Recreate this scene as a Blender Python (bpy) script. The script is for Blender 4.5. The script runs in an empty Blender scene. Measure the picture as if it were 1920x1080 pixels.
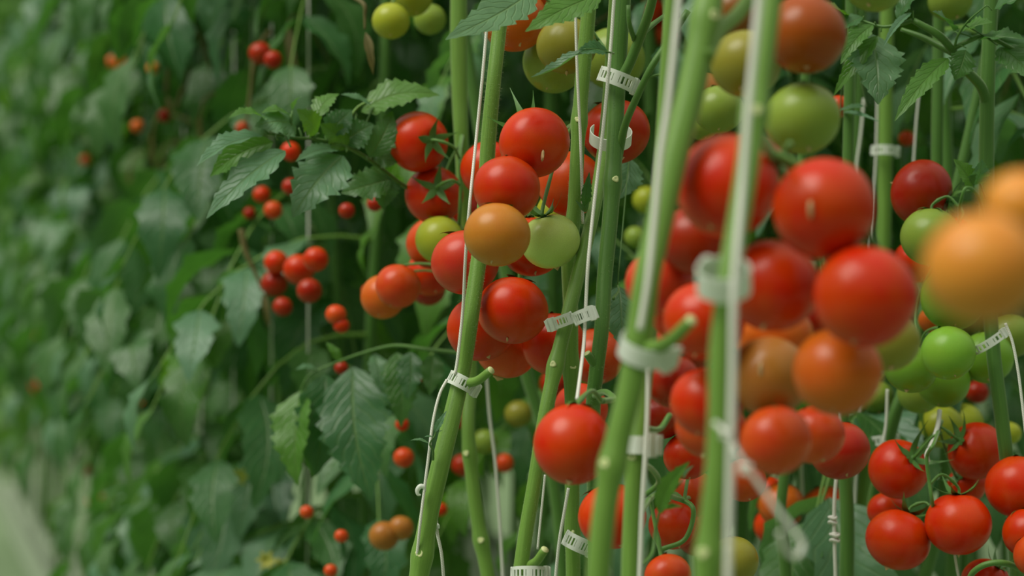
import bpy, math, random
import numpy as np
from mathutils import Vector, Matrix, Quaternion, noise

scene = bpy.context.scene
COL = scene.collection
CAM_H = 1.5
LENS = 85.0
F = 1920 * LENS / 36.0

# ---------------------------------------------------------------- camera
cd = bpy.data.cameras.new('camera')
cam = bpy.data.objects.new('camera', cd)
COL.objects.link(cam)
cd.lens = LENS
cd.sensor_width = 36
cam.location = (0, 0, CAM_H)
cam.rotation_euler = (math.radians(90), 0, 0)
cd.clip_start = 0.05
cd.clip_end = 200
cd.dof.use_dof = True
cd.dof.focus_distance = 2.27
cd.dof.aperture_fstop = 4.3
cd.dof.aperture_blades = 0
scene.camera = cam

# ---------------------------------------------------------------- overcast sky above the greenhouse
w = bpy.data.worlds.new('World')
scene.world = w
w.use_nodes = True
nt = w.node_tree
nt.nodes.clear()
out = nt.nodes.new('ShaderNodeOutputWorld')
bg = nt.nodes.new('ShaderNodeBackground')
tc = nt.nodes.new('ShaderNodeTexCoord')
sp = nt.nodes.new('ShaderNodeSeparateXYZ')
rp = nt.nodes.new('ShaderNodeValToRGB')
nt.links.new(tc.outputs['Generated'], sp.inputs[0])
nt.links.new(sp.outputs['Z'], rp.inputs['Fac'])
rp.color_ramp.elements[0].position = 0.0
rp.color_ramp.elements[0].color = (0.055, 0.075, 0.050, 1)
rp.color_ramp.elements[1].position = 1.0
rp.color_ramp.elements[1].color = (1.0, 1.0, 0.86, 1)
nt.links.new(rp.outputs['Color'], bg.inputs['Color'])
bg.inputs['Strength'].default_value = 0.85
nt.links.new(bg.outputs[0], out.inputs['Surface'])

# ---------------------------------------------------------------- soft sun through the roof, from the aisle side
sd = bpy.data.lights.new('sun', 'SUN')
sun = bpy.data.objects.new('sun', sd)
COL.objects.link(sun)
sd.energy = 2.5
sd.angle = math.radians(38)
sd.color = (1.0, 0.97, 0.86)
sun.rotation_euler = Vector((-0.50, -0.30, 0.80)).to_track_quat('Z', 'Y').to_euler()

scene.view_settings.view_transform = 'Standard'
scene.view_settings.look = 'None'
scene.view_settings.exposure = 0.10
scene.view_settings.gamma = 1.0
scene.view_settings.use_curve_mapping = False
scene.cycles.max_bounces = 6
scene.cycles.transparent_max_bounces = 4

random.seed(7)
RNG = random.Random(11)


def P(px, py, d):
    return Vector(((px - 960) / F * d, d, CAM_H - (py - 540) / F * d))


def ROW(s, off=0.0, z=0.0):
    """point on the planting line: s metres down the house, off metres into the row"""
    return Vector((0.60 + off - 0.255 * s, s, z))


# ---------------------------------------------------------------- materials
def nodes(name):
    m = bpy.data.materials.new(name)
    m.use_nodes = True
    t = m.node_tree
    return m, t, t.nodes['Principled BSDF'], t.nodes, t.links


def simple(name, col, rough=0.5, noise_amt=0.0, scale=40.0, spec=0.5, bump=0.0):
    m, t, b, N, L = nodes(name)
    b.inputs['Roughness'].default_value = rough
    b.inputs['Specular IOR Level'].default_value = spec
    b.inputs['Base Color'].default_value = (*col, 1)
    if noise_amt or bump:
        c = N.new('ShaderNodeTexCoord')
        n = N.new('ShaderNodeTexNoise')
        n.inputs['Scale'].default_value = scale
        n.inputs['Detail'].default_value = 4
        L.new(c.outputs['Object'], n.inputs['Vector'])
        mx = N.new('ShaderNodeMix')
        mx.data_type = 'RGBA'
        mx.inputs['A'].default_value = (*[x * (1 - noise_amt) for x in col], 1)
        mx.inputs['B'].default_value = (*[min(1, x * (1 + noise_amt)) for x in col], 1)
        L.new(n.outputs['Fac'], mx.inputs['Factor'])
        L.new(mx.outputs['Result'], b.inputs['Base Color'])
        if bump:
            bp = N.new('ShaderNodeBump')
            bp.inputs['Strength'].default_value = bump
            bp.inputs['Distance'].default_value = 0.001
            L.new(n.outputs['Fac'], bp.inputs['Height'])
            L.new(bp.outputs['Normal'], b.inputs['Normal'])
    return m


def mat_skin():
    m, t, b, N, L = nodes('tomato_skin')
    oi = N.new('ShaderNodeObjectInfo')
    c = N.new('ShaderNodeTexCoord')
    n = N.new('ShaderNodeTexNoise')
    n.inputs['Scale'].default_value = 1.1
    n.inputs['Detail'].default_value = 3
    L.new(c.outputs['Object'], n.inputs['Vector'])
    n2 = N.new('ShaderNodeTexNoise')
    n2.inputs['Scale'].default_value = 42
    n2.inputs['Detail'].default_value = 2
    L.new(c.outputs['Object'], n2.inputs['Vector'])
    hs = N.new('ShaderNodeHueSaturation')
    mr = N.new('ShaderNodeMapRange')
    mr.inputs['To Min'].default_value = 0.496
    mr.inputs['To Max'].default_value = 0.506
    mr.inputs['From Min'].default_value = 0.3
    mr.inputs['From Max'].default_value = 0.7
    L.new(n.outputs['Fac'], mr.inputs['Value'])
    L.new(mr.outputs[0], hs.inputs['Hue'])
    mv = N.new('ShaderNodeMapRange')
    mv.inputs['From Min'].default_value = 0.3
    mv.inputs['From Max'].default_value = 0.7
    mv.inputs['To Min'].default_value = 0.93
    mv.inputs['To Max'].default_value = 1.07
    L.new(n2.outputs['Fac'], mv.inputs['Value'])
    L.new(mv.outputs[0], hs.inputs['Value'])
    L.new(oi.outputs['Color'], hs.inputs['Color'])
    L.new(hs.outputs['Color'], b.inputs['Base Color'])
    b.inputs['Roughness'].default_value = 0.31
    b.inputs['Specular IOR Level'].default_value = 0.30
    b.inputs['Subsurface Weight'].default_value = 0.12
    b.inputs['Subsurface Radius'].default_value = (0.010, 0.004, 0.002)
    b.inputs['Subsurface Scale'].default_value = 0.5
    b.inputs['Coat Weight'].default_value = 0.0
    return m


def mat_leaf(name, col_a, col_b, trans_col, trans=0.35, rough=0.45):
    m, t, b, N, L = nodes(name)
    uv = N.new('ShaderNodeUVMap')
    sep = N.new('ShaderNodeSeparateXYZ')
    L.new(uv.outputs['UV'], sep.inputs[0])

    def math_(op, a, bb=None, clamp=False):
        nd = N.new('ShaderNodeMath')
        nd.operation = op
        nd.use_clamp = clamp
        for k, v in ((0, a), (1, bb)):
            if v is None:
                continue
            if isinstance(v, (int, float)):
                nd.inputs[k].default_value = v
            else:
                L.new(v, nd.inputs[k])
        return nd.outputs[0]
    av = math_('ABSOLUTE', math_('SUBTRACT', sep.outputs['Y'], 0.5))
    ph = math_('MULTIPLY', math_('SUBTRACT', sep.outputs['X'], math_('MULTIPLY', av, 0.5)), 9.0)
    fr = math_('ABSOLUTE', math_('SUBTRACT', math_('FRACT', ph), 0.5))
    vein = math_('SUBTRACT', 1.0, math_('MULTIPLY', fr, 7.0), True)
    mid = math_('SUBTRACT', 1.0, math_('MULTIPLY', av, 26.0), True)
    veins = math_('MAXIMUM', math_('MULTIPLY', vein, 0.45), mid)
    at = N.new('ShaderNodeAttribute')
    at.attribute_name = 'tint'
    mx = N.new('ShaderNodeMix')
    mx.data_type = 'RGBA'
    mx.inputs['A'].default_value = (*col_a, 1)
    mx.inputs['B'].default_value = (*col_b, 1)
    L.new(at.outputs['Fac'], mx.inputs['Factor'])
    tcn = N.new('ShaderNodeTexCoord')
    nz = N.new('ShaderNodeTexNoise')
    nz.inputs['Scale'].default_value = 60
    nz.inputs['Detail'].default_value = 4
    L.new(tcn.outputs['Object'], nz.inputs['Vector'])
    mr = N.new('ShaderNodeMapRange')
    mr.inputs['To Min'].default_value = 0.75
    mr.inputs['To Max'].default_value = 1.25
    L.new(nz.outputs['Fac'], mr.inputs['Value'])
    hs = N.new('ShaderNodeHueSaturation')
    L.new(mr.outputs[0], hs.inputs['Value'])
    L.new(mx.outputs['Result'], hs.inputs['Color'])
    m2 = N.new('ShaderNodeMix')
    m2.data_type = 'RGBA'
    L.new(math_('MULTIPLY', veins, 0.55), m2.inputs['Factor'])
    L.new(hs.outputs['Color'], m2.inputs['A'])
    m2.inputs['B'].default_value = (0.22, 0.34, 0.12, 1)
    L.new(m2.outputs['Result'], b.inputs['Base Color'])
    b.inputs['Roughness'].default_value = rough - 0.03
    b.inputs['Specular IOR Level'].default_value = 0.6
    bp = N.new('ShaderNodeBump')
    bp.inputs['Strength'].default_value = 0.6
    bp.inputs['Distance'].default_value = 0.002
    bp.invert = True
    L.new(math_('ADD', veins, math_('MULTIPLY', nz.outputs['Fac'], 0.8)), bp.inputs['Height'])
    L.new(bp.outputs['Normal'], b.inputs['Normal'])
    tr = N.new('ShaderNodeBsdfTranslucent')
    mt = N.new('ShaderNodeMix')
    mt.data_type = 'RGBA'
    mt.blend_type = 'MULTIPLY'
    mt.inputs['Factor'].default_value = 0.6
    mt.inputs['A'].default_value = (*trans_col, 1)
    L.new(mr.outputs[0], mt.inputs['B'])
    L.new(mt.outputs['Result'], tr.inputs['Color'])
    ms = N.new('ShaderNodeMixShader')
    ms.inputs[0].default_value = trans
    L.new(b.outputs[0], ms.inputs[1])
    L.new(tr.outputs[0], ms.inputs[2])
    L.new(ms.outputs[0], N['Material Output'].inputs['Surface'])
    return m


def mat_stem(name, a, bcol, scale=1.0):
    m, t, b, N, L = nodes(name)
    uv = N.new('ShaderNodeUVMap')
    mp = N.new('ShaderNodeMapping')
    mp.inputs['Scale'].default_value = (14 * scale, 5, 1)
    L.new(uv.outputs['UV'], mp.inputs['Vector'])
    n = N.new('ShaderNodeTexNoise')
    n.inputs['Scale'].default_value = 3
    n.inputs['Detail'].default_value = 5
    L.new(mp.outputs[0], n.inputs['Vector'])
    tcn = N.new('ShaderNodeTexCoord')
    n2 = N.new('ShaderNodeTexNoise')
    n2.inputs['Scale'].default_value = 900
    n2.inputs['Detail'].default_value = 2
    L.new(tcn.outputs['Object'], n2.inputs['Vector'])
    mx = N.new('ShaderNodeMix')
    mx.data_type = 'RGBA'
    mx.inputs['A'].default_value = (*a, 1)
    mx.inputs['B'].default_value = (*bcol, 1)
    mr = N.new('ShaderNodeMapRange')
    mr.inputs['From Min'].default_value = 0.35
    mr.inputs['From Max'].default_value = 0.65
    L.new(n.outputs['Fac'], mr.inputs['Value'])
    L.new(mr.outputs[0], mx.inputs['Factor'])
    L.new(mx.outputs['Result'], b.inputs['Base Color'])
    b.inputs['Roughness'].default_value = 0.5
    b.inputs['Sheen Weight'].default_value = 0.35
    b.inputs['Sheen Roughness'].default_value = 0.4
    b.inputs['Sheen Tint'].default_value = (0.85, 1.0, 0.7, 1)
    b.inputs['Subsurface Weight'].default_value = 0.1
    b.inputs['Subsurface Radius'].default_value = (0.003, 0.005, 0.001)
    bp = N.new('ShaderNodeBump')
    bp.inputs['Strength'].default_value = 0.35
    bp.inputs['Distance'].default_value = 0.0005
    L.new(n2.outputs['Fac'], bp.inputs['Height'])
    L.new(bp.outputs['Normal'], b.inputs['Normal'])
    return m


def mat_plastic():
    m, t, b, N, L = nodes('clip_plastic')
    b.inputs['Base Color'].default_value = (0.84, 0.89, 0.82, 1)
    b.inputs['Roughness'].default_value = 0.35
    b.inputs['Subsurface Weight'].default_value = 0.3
    b.inputs['Subsurface Radius'].default_value = (0.004, 0.004, 0.004)
    tr = N.new('ShaderNodeBsdfTranslucent')
    tr.inputs['Color'].default_value = (0.75, 0.82, 0.72, 1)
    ms = N.new('ShaderNodeMixShader')
    ms.inputs[0].default_value = 0.3
    L.new(b.outputs[0], ms.inputs[1])
    L.new(tr.outputs[0], ms.inputs[2])
    L.new(ms.outputs[0], N['Material Output'].inputs['Surface'])
    return m


def mat_twine():
    m, t, b, N, L = nodes('string_twine')
    uv = N.new('ShaderNodeUVMap')
    mp = N.new('ShaderNodeMapping')
    mp.inputs['Scale'].default_value = (2, 260, 1)
    mp.inputs['Rotation'].default_value = (0, 0, 0.0)
    L.new(uv.outputs['UV'], mp.inputs['Vector'])
    wv = N.new('ShaderNodeTexWave')
    wv.bands_direction = 'DIAGONAL'
    wv.inputs['Scale'].default_value = 1.0
    wv.inputs['Distortion'].default_value = 1.5
    L.new(mp.outputs[0], wv.inputs['Vector'])
    mx = N.new('ShaderNodeMix')
    mx.data_type = 'RGBA'
    mx.inputs['A'].default_value = (0.60, 0.62, 0.54, 1)
    mx.inputs['B'].default_value = (0.82, 0.83, 0.76, 1)
    L.new(wv.outputs['Fac'], mx.inputs['Factor'])
    L.new(mx.outputs['Result'], b.inputs['Base Color'])
    b.inputs['Roughness'].default_value = 0.6
    return m


SKIN = mat_skin()
LEAF = mat_leaf('tomato_leaf', (0.036, 0.135, 0.050), (0.070, 0.185, 0.040), (0.10, 0.32, 0.03), 0.32)
LEAF_PALE = mat_leaf('tomato_leaf_pale', (0.095, 0.225, 0.125), (0.110, 0.235, 0.11), (0.15, 0.40, 0.05), 0.28, 0.45)
LEAF_BRIGHT = mat_leaf('tomato_leaf_young', (0.07, 0.21, 0.025), (0.10, 0.25, 0.03), (0.16, 0.42, 0.02), 0.36, 0.45)
LEAF_DRY = mat_leaf('tomato_leaf_withered', (0.22, 0.22, 0.06), (0.17, 0.12, 0.05), (0.25, 0.22, 0.06), 0.25, 0.7)
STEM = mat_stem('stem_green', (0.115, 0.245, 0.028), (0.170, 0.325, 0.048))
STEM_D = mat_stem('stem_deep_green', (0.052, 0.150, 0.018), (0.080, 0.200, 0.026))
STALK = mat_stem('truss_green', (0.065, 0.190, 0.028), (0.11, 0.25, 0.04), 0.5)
CALYX = simple('calyx_green', (0.075, 0.20, 0.035), 0.5, 0.25, 60)
HAIRM = simple('stem_hair_white', (0.62, 0.72, 0.45), 0.5)
CUT = simple('cut_end_pale', (0.58, 0.64, 0.30), 0.7, 0.3, 300, bump=0.5)
SCAR = simple('blossom_scar_tan', (0.62, 0.44, 0.22), 0.8, 0.2, 200)
PLASTIC = mat_plastic()
TWINE = mat_twine()
SHEET = simple('ground_sheet', (0.16, 0.24, 0.12), 0.7, 0.12, 3)
GUTTER = simple('gutter_white', (0.30, 0.37, 0.26), 0.5, 0.06, 6)
WALLM = simple('greenhouse_wall', (0.20, 0.28, 0.16), 0.6, 0.1, 2)


# ---------------------------------------------------------------- mesh building
class MB:
    def __init__(self):
        self.v, self.f, self.uv, self.tint = [], [], [], []
        self.mi = []
        self.cur = 0

    def grid(self, pts, nu, nv, uvs, tint=0.5, closed=False, mi=0):
        """pts: nu rows of nv points"""
        o = len(self.v)
        self.v.extend(pts)
        self.uv.extend(uvs)
        self.tint.extend([tint] * len(pts))
        for i in range(nu - 1):
            for j in range(nv if closed else nv - 1):
                k = (j + 1) % nv
                self.f.append((o + i * nv + j, o + i * nv + k, o + (i + 1) * nv + k, o + (i + 1) * nv + j))
                self.mi.append(mi or self.cur)

    def face(self, idx, mi=0):
        self.f.append(idx)
        self.mi.append(mi or self.cur)

    def point(self, p, uv=(0, 0), tint=0.5):
        self.v.append(p)
        self.uv.append(uv)
        self.tint.append(tint)
        return len(self.v) - 1

    def mesh(self, name, mats, smooth=True):
        me = bpy.data.meshes.new(name)
        me.from_pydata([tuple(p) for p in self.v], [], self.f)
        uvl = me.uv_layers.new(name='UVMap')
        li = np.empty(len(me.loops), dtype=np.int32)
        me.loops.foreach_get('vertex_index', li)
        uva = np.array(self.uv, dtype=np.float32).reshape(-1, 2)[li]
        uvl.data.foreach_set('uv', uva.ravel())
        at = me.attributes.new('tint', 'FLOAT', 'POINT')
        at.data.foreach_set('value', np.array(self.tint, dtype=np.float32))
        for m in (mats if isinstance(mats, (list, tuple)) else [mats]):
            me.materials.append(m)
        me.polygons.foreach_set('material_index', np.array(self.mi, dtype=np.int32))
        me.polygons.foreach_set('use_smooth', np.full(len(self.f), smooth))
        me.update()
        return me


def link(name, me, parent=None, loc=None):
    o = bpy.data.objects.new(name, me)
    COL.objects.link(o)
    if loc is not None:
        o.location = loc
    if parent is not None:
        o.parent = parent
        if me is not None and loc is None:
            o.location = (0, 0, 0)
    return o


def world_child(name, mb, mats, parent, smooth=True):
    """mesh written in world coordinates, kept in place under its parent (an unrotated, unscaled object)"""
    base = parent.location.copy()
    if parent.parent is not None:
        base = base + parent.parent.location
    mb.v = [Vector(p) - base for p in mb.v]
    return link(name, mb.mesh(name, mats, smooth), parent, (0, 0, 0))


def world_thing(name, mb, mats, origin=None, smooth=True):
    c = origin if origin is not None else sum((Vector(p) for p in mb.v), Vector()) / len(mb.v)
    mb.v = [Vector(p) - c for p in mb.v]
    return link(name, mb.mesh(name, mats, smooth), None, c)


def tag(o, label=None, cat=None, group=None, kind=None):
    if label:
        o['label'] = label
    if cat:
        o['category'] = cat
    if group:
        o['group'] = group
    if kind:
        o['kind'] = kind
    return o


def catmull(pts, n):
    pts = [Vector(p) for p in pts]
    if len(pts) < 3:
        return [pts[0].lerp(pts[-1], i / (n - 1)) for i in range(n)], [i / (n - 1) * (len(pts) - 1) for i in range(n)]
    ext = [pts[0] * 2 - pts[1]] + pts + [pts[-1] * 2 - pts[-2]]
    out, ts = [], []
    m = len(pts) - 1
    for i in range(n):
        t = i / (n - 1) * m
        k = min(int(t), m - 1)
        u = t - k
        p0, p1, p2, p3 = ext[k:k + 4]
        out.append(0.5 * ((2 * p1) + (p2 - p0) * u + (2 * p0 - 5 * p1 + 4 * p2 - p3) * u * u + (3 * p1 - p0 - 3 * p2 + p3) * u ** 3))
        ts.append(t)
    return out, ts


def tube(mb, pts, radii, n=24, seg=10, ribs=0.0, bumps=(), cap=True, tint=0.5, smooth_path=True, capmi=None, flat=None):
    path, ts = catmull(pts, n) if smooth_path else (list(map(Vector, pts)), list(range(len(pts))))
    n = len(path)
    rr = [radii] * len(pts) if isinstance(radii, (int, float)) else list(radii)
    vs, uvs = [], []
    nrm = None
    dist = 0.0
    for i, p in enumerate(path):
        tg = (path[min(i + 1, n - 1)] - path[max(i - 1, 0)])
        tg = tg.normalized() if tg.length > 1e-9 else Vector((0, 0, 1))
        if nrm is None:
            a = Vector((0, -1, 0)) if abs(tg.y) < 0.9 else Vector((1, 0, 0))
            nrm = (a - tg * a.dot(tg)).normalized()
        else:
            nrm = (nrm - tg * nrm.dot(tg)).normalized()
        bi = tg.cross(nrm)
        k = min(int(ts[i]), len(rr) - 2) if len(rr) > 1 else 0
        u = ts[i] - k
        r = rr[k] * (1 - u) + rr[min(k + 1, len(rr) - 1)] * u
        if i:
            dist += (p - path[i - 1]).length
        rad = r
        for (bp_, amp, wd) in bumps:
            rad += amp * math.exp(-((p - bp_).length / wd) ** 2)
        for j in range(seg):
            a = 2 * math.pi * j / seg
            q = rad * (1 + ribs * math.cos(5 * a + dist * 3))
            dv = nrm * math.cos(a) * (flat if flat else 1) + bi * math.sin(a)
            vs.append(p + dv * q)
            uvs.append((j / seg, dist))
    o = len(mb.v)
    mb.grid(vs, n, seg, uvs, tint, closed=True)
    if cap:
        for (row, pth, ti) in ((0, path[0], 0), (n - 1, path[-1], 1)):
            c = mb.point(pth, (0, 0), tint)
            for j in range(seg):
                k = (j + 1) % seg
                a, b_ = o + row * seg + j, o + row * seg + k
                mb.face((c, b_, a) if row == 0 else (c, a, b_), (capmi if (capmi is not None and row) else 0))
    return path


# ---------------------------------------------------------------- leaves
def leaflet(mb, base, tip, nrm, width, curl=0.15, fold=0.25, seed=0, nu=9, nv=4, serr=0.16, tint=None, twist=0.0, petiole=0.0):
    r = random.Random(seed)
    base, tip = Vector(base), Vector(tip)
    ax = tip - base
    Ln = ax.length
    t0 = ax.normalized()
    nrm = Vector(nrm)
    nrm = (nrm - t0 * nrm.dot(t0))
    nrm = nrm.normalized() if nrm.length > 1e-6 else t0.orthogonal().normalized()
    side = t0.cross(nrm).normalized()
    if tint is None:
        tint = r.random()
    if petiole:
        tube(mb, [base - t0 * petiole * 0.0, base + ax * 0.12], 0.0011, 3, 4, cap=False, tint=0.9)
    vs, uvs = [], []
    teeth = r.choice((3.5, 4.5, 5.5)) if nu < 20 else r.choice((6.5, 8.5))
    lobe = r.uniform(0.0, 0.32) if nu < 20 else r.uniform(0.0, 0.10)
    asym = r.uniform(-0.12, 0.12)
    wav = r.uniform(0.5, 1.2)
    ph = r.uniform(0, 6.28)
    for i in range(nu):
        u = i / (nu - 1)
        prof = (math.sin(math.pi * min(1, u) ** 0.72) ** 0.85) * (1 - 0.18 * u) if 0 < u < 1 else 0.0
        prof *= 1 - lobe * math.exp(-((u - 0.42) / 0.08) ** 2) - lobe * 0.6 * math.exp(-((u - 0.68) / 0.07) ** 2)
        prof = max(prof, 0.02)
        sw = (u * teeth) % 1.0
        prof *= (1 - serr + serr * 2 * (1 - sw)) if 0.08 < u < 0.97 else 1
        c = base + ax * (0.06 + 0.94 * u) + nrm * (curl * Ln * (4 * u * (1 - u)) * 0.5 - curl * Ln * u * u * 0.35)
        c += side * (asym * Ln * math.sin(math.pi * u) * 0.5)
        tw = twist * (u - 0.3)
        sd2 = side * math.cos(tw) + nrm * math.sin(tw)
        nr2 = nrm * math.cos(tw) - side * math.sin(tw)
        for j in range(nv + 1):
            v = -1 + 2 * j / nv
            hw = width * 0.5 * prof
            z = fold * abs(v) * hw + 0.10 * wav * hw * math.sin(u * 16 + ph + (1.6 if v > 0 else 0)) * abs(v) - 0.25 * hw * v * v * curl * 2
            fwd = abs(v) * hw * 0.22
            vs.append(c + sd2 * (hw * v) + nr2 * z + t0 * fwd * (1 - u))
            uvs.append((u, 0.5 + v * 0.5))
    mb.grid(vs, nu, nv + 1, uvs, tint)


def compound_leaf(mb_st, mb_lf, root, out, length, seed, droop=0.6, scale=1.0, nu=8, nv=4, pairs=4):
    r = random.Random(seed)
    leaf_cur = mb_lf.cur
    out = Vector(out).normalized()
    up = Vector((0, 0, 1))
    pts = []
    for i in range(5):
        t = i / 4
        pts.append(Vector(root) + out * (length * (t - 0.15 * t * t)) + up * (length * (0.22 * t - droop * t * t)))
    mb_st.cur = 4
    tube(mb_st, pts, [0.0026 * scale, 0.0020 * scale, 0.0016 * scale, 0.0013 * scale, 0.0010 * scale], 8, 5, cap=False)
    mb_lf.cur = leaf_cur
    path, _ = catmull(pts, 20)
    sidev = out.cross(up).normalized()
    for k in range(pairs + 1):
        t = 0.30 + 0.68 * k / pairs
        i = min(int(t * 19), 18)
        p = path[i]
        tg = (path[i + 1] - path[i]).normalized()
        big = (0.7 + 0.5 * math.sin(math.pi * (0.25 + 0.6 * k / pairs))) * scale
        if k == pairs:
            leaflet(mb_lf, p, p + (tg + Vector((0, 0, -0.55))).normalized() * 0.105 * big, up + out * 0.6, 0.062 * big, 0.25, 0.3, r.random(), nu, nv, twist=r.uniform(-0.6, 0.6))
        else:
            for s in (-1, 1):
                ln = r.uniform(0.065, 0.10) * big
                d = (sidev * s * r.uniform(0.6, 1.0) + tg * r.uniform(0.3, 0.7) + Vector((0, 0, -r.uniform(0.35, 1.1)))).normalized()
                q = p + sidev * s * 0.012 + tg * r.uniform(-0.01, 0.01)
                nn = up + sidev * s * 0.5 + out * r.uniform(-0.3, 0.8)
                leaflet(mb_lf, p, p + d * ln * 1.1, nn, ln * r.uniform(0.5, 0.66), r.uniform(0.1, 0.4), r.uniform(0.1, 0.5), r.random(), nu, nv, twist=r.uniform(-1.0, 1.0))
            if r.random() < 0.7:
                s = r.choice((-1, 1))
                i2 = max(i - 2, 0)
                leaflet(mb_lf, path[i2], path[i2] + (sidev * s + Vector((0, 0, -0.6))).normalized() * 0.03 * scale, up, 0.018 * scale, 0.2, 0.2, r.random(), 5, 2)


# ---------------------------------------------------------------- hero stems
PLANTS = {}


def scar_disc(mb, c, n, r):
    n = Vector(n).normalized()
    a = n.orthogonal().normalized()
    b = n.cross(a)
    rings = [(1.0, -0.4), (1.0, 0.10), (0.75, 0.28), (0.4, 0.20), (0.0, 0.12)]
    pts, uvs = [], []
    for (q, h) in rings:
        for j in range(12):
            t = 2 * math.pi * j / 12
            wob = 1 + 0.12 * math.sin(3 * t + c.x * 900)
            pts.append(c + (a * math.cos(t) + b * math.sin(t)) * (r * q * wob + 1e-6) + n * r * h)
            uvs.append((t, q))
    mb.grid(pts, len(rings), 12, uvs, 0.5, closed=True)


def hairs(path, rad, count, seed):
    r = random.Random(seed)
    mb = MB()
    n = len(path)
    for _ in range(count):
        t = r.uniform(0, n - 1.001)
        i = int(t)
        p = path[i].lerp(path[i + 1], t - i)
        tg = (path[i + 1] - path[i]).normalized()
        a = tg.orthogonal().normalized()
        b = tg.cross(a)
        th = r.uniform(0, 6.283)
        d = (a * math.cos(th) + b * math.sin(th))
        dd = (d + tg * r.uniform(-0.35, 0.35)).normalized()
        ln = r.uniform(0.0008, 0.0022)
        q = p + d * rad * 0.96
        s = tg * 0.00006
        i0 = mb.point(q - s)
        i1 = mb.point(q + s)
        i2 = mb.point(q + dd * (ln + rad * 0.04))
        s2 = d.cross(tg).normalized() * 0.00006
        i3 = mb.point(q + s2)
        i4 = mb.point(q - s2)
        mb.face((i0, i1, i2))
        mb.face((i3, i4, i2))
    return mb


def plant(key, pts, label, mat=None, nodes_=(), stubs=(), hair=0, group=None, extend=True, up_ext=True):
    """pts: (px, py, depth, width in px).  The stem is carried on past the frame, down to the gutter and up towards the wire."""
    W = [P(x, y, d) for x, y, d, wd in pts]
    R = [wd * 0.5 / F * d for x, y, d, wd in pts]
    seen_n = len(W)
    if extend:
        last = W[-1]
        if last.z > 0.46:
            dirv = (W[-1] - W[-2]).normalized()
            zt = 0.43
            foot = ROW(last.y, 0.12, zt)
            midp = last + dirv * min(0.35, (last.z - zt) * 0.45)
            end = Vector((foot.x * 0.7 + midp.x * 0.3, last.y + 0.02, zt))
            r1 = R[-1]
            for q in range(1, 9):
                t = (q / 8) ** 1.3
                W.append(last * (1 - t) ** 2 + midp * 2 * t * (1 - t) + end * t * t)
                R.append(r1 * (1 + 0.15 * t))
        if up_ext:
            dv = (W[0] - W[1]).normalized()
            first = W[0]
            r0 = R[0]
            for q in range(1, 9):
                t = (q / 8) ** 1.3
                W.insert(0, first + Vector((dv.x * (1 - 0.4 * t), dv.y * (1 - 0.5 * t), dv.z)) * 1.0 * t)
                R.insert(0, r0 * (1 - 0.25 * t))
    base = W[-1].copy()
    e = bpy.data.objects.new('tomato_plant', None)
    COL.objects.link(e)
    e.location = base
    e.empty_display_size = 0.05
    tag(e, label, 'plant', group or 'tomato stems of the near row')
    mb = MB()
    mat = mat or STEM
    bumps = []
    for nd in nodes_:
        x, y, d = nd[0], nd[1], nd[2]
        sgn = nd[3] if len(nd) > 3 else 0
        bumps.append((P(x, y, d), 0.0019, 0.010))
    path = tube(mb, W, R, n=max(40, len(W) * 9), seg=18, ribs=0.025, bumps=bumps)
    stem = world_child('stem', mb, mat, e)
    for nd in nodes_:
        x, y, d, wd = nd[:4]
        nx = nd[4] if len(nd) > 4 else 0.0
        c = P(x, y, d)
        # nearest point of the stem, scar sits on its surface
        q = min(path, key=lambda p_: (p_ - c).length)
        ki = path.index(q)
        rloc = min(R) * 1.15
        n_ = Vector((nx, -1.0, 0.25)).normalized()
        rr = max(R[1:-1]) * 1.02
        ms = MB()
        # local radius by width argument
        rr = wd * 0.5 / F * d
        scar_disc(ms, q + n_ * (rr + 0.0017) + Vector((0, 0, c.z - q.z)), n_, rr * 0.45)
        s = world_child('leaf_scar', ms, CUT, e)
        s['label'] = 'pale dried leaf scar'
    for (x0, y0, d0, x1, y1, d1, w0) in stubs:
        a, b = P(x0, y0, d0), P(x1, y1, d1)
        ms = MB()
        rad = w0 * 0.5 / F * d0
        m_ = a.lerp(b, 0.5) + Vector((0, 0, -0.10 * (b - a).length))
        tube(ms, [a, m_, b], [rad * 1.15, rad, rad * 0.92], 10, 14, cap=True, capmi=1)
        st = world_child('side_shoot_stub', ms, [mat, CUT], e)
        st['label'] = 'cut side shoot stub with pale end'
    if hair:
        k = len(path)
        world_child('stem_hair', hairs(path[int(k * 0.27):int(k * 0.75)], sum(R[9:-9]) / max(1, len(R[9:-9])), hair, hash(key) % 999), HAIRM, e)['kind'] = 'stuff'
    PLANTS[key] = e
    e['_k'] = key
    return path, (sum(R) / len(R))


STEM_SAMPLES = []


def add_stem(key, pts, *a, **k):
    path, r = plant(key, pts, *a, **k)
    STEM_SAMPLES.extend((p, r) for p in path if 0.9 < p.z < 2.1)


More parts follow.
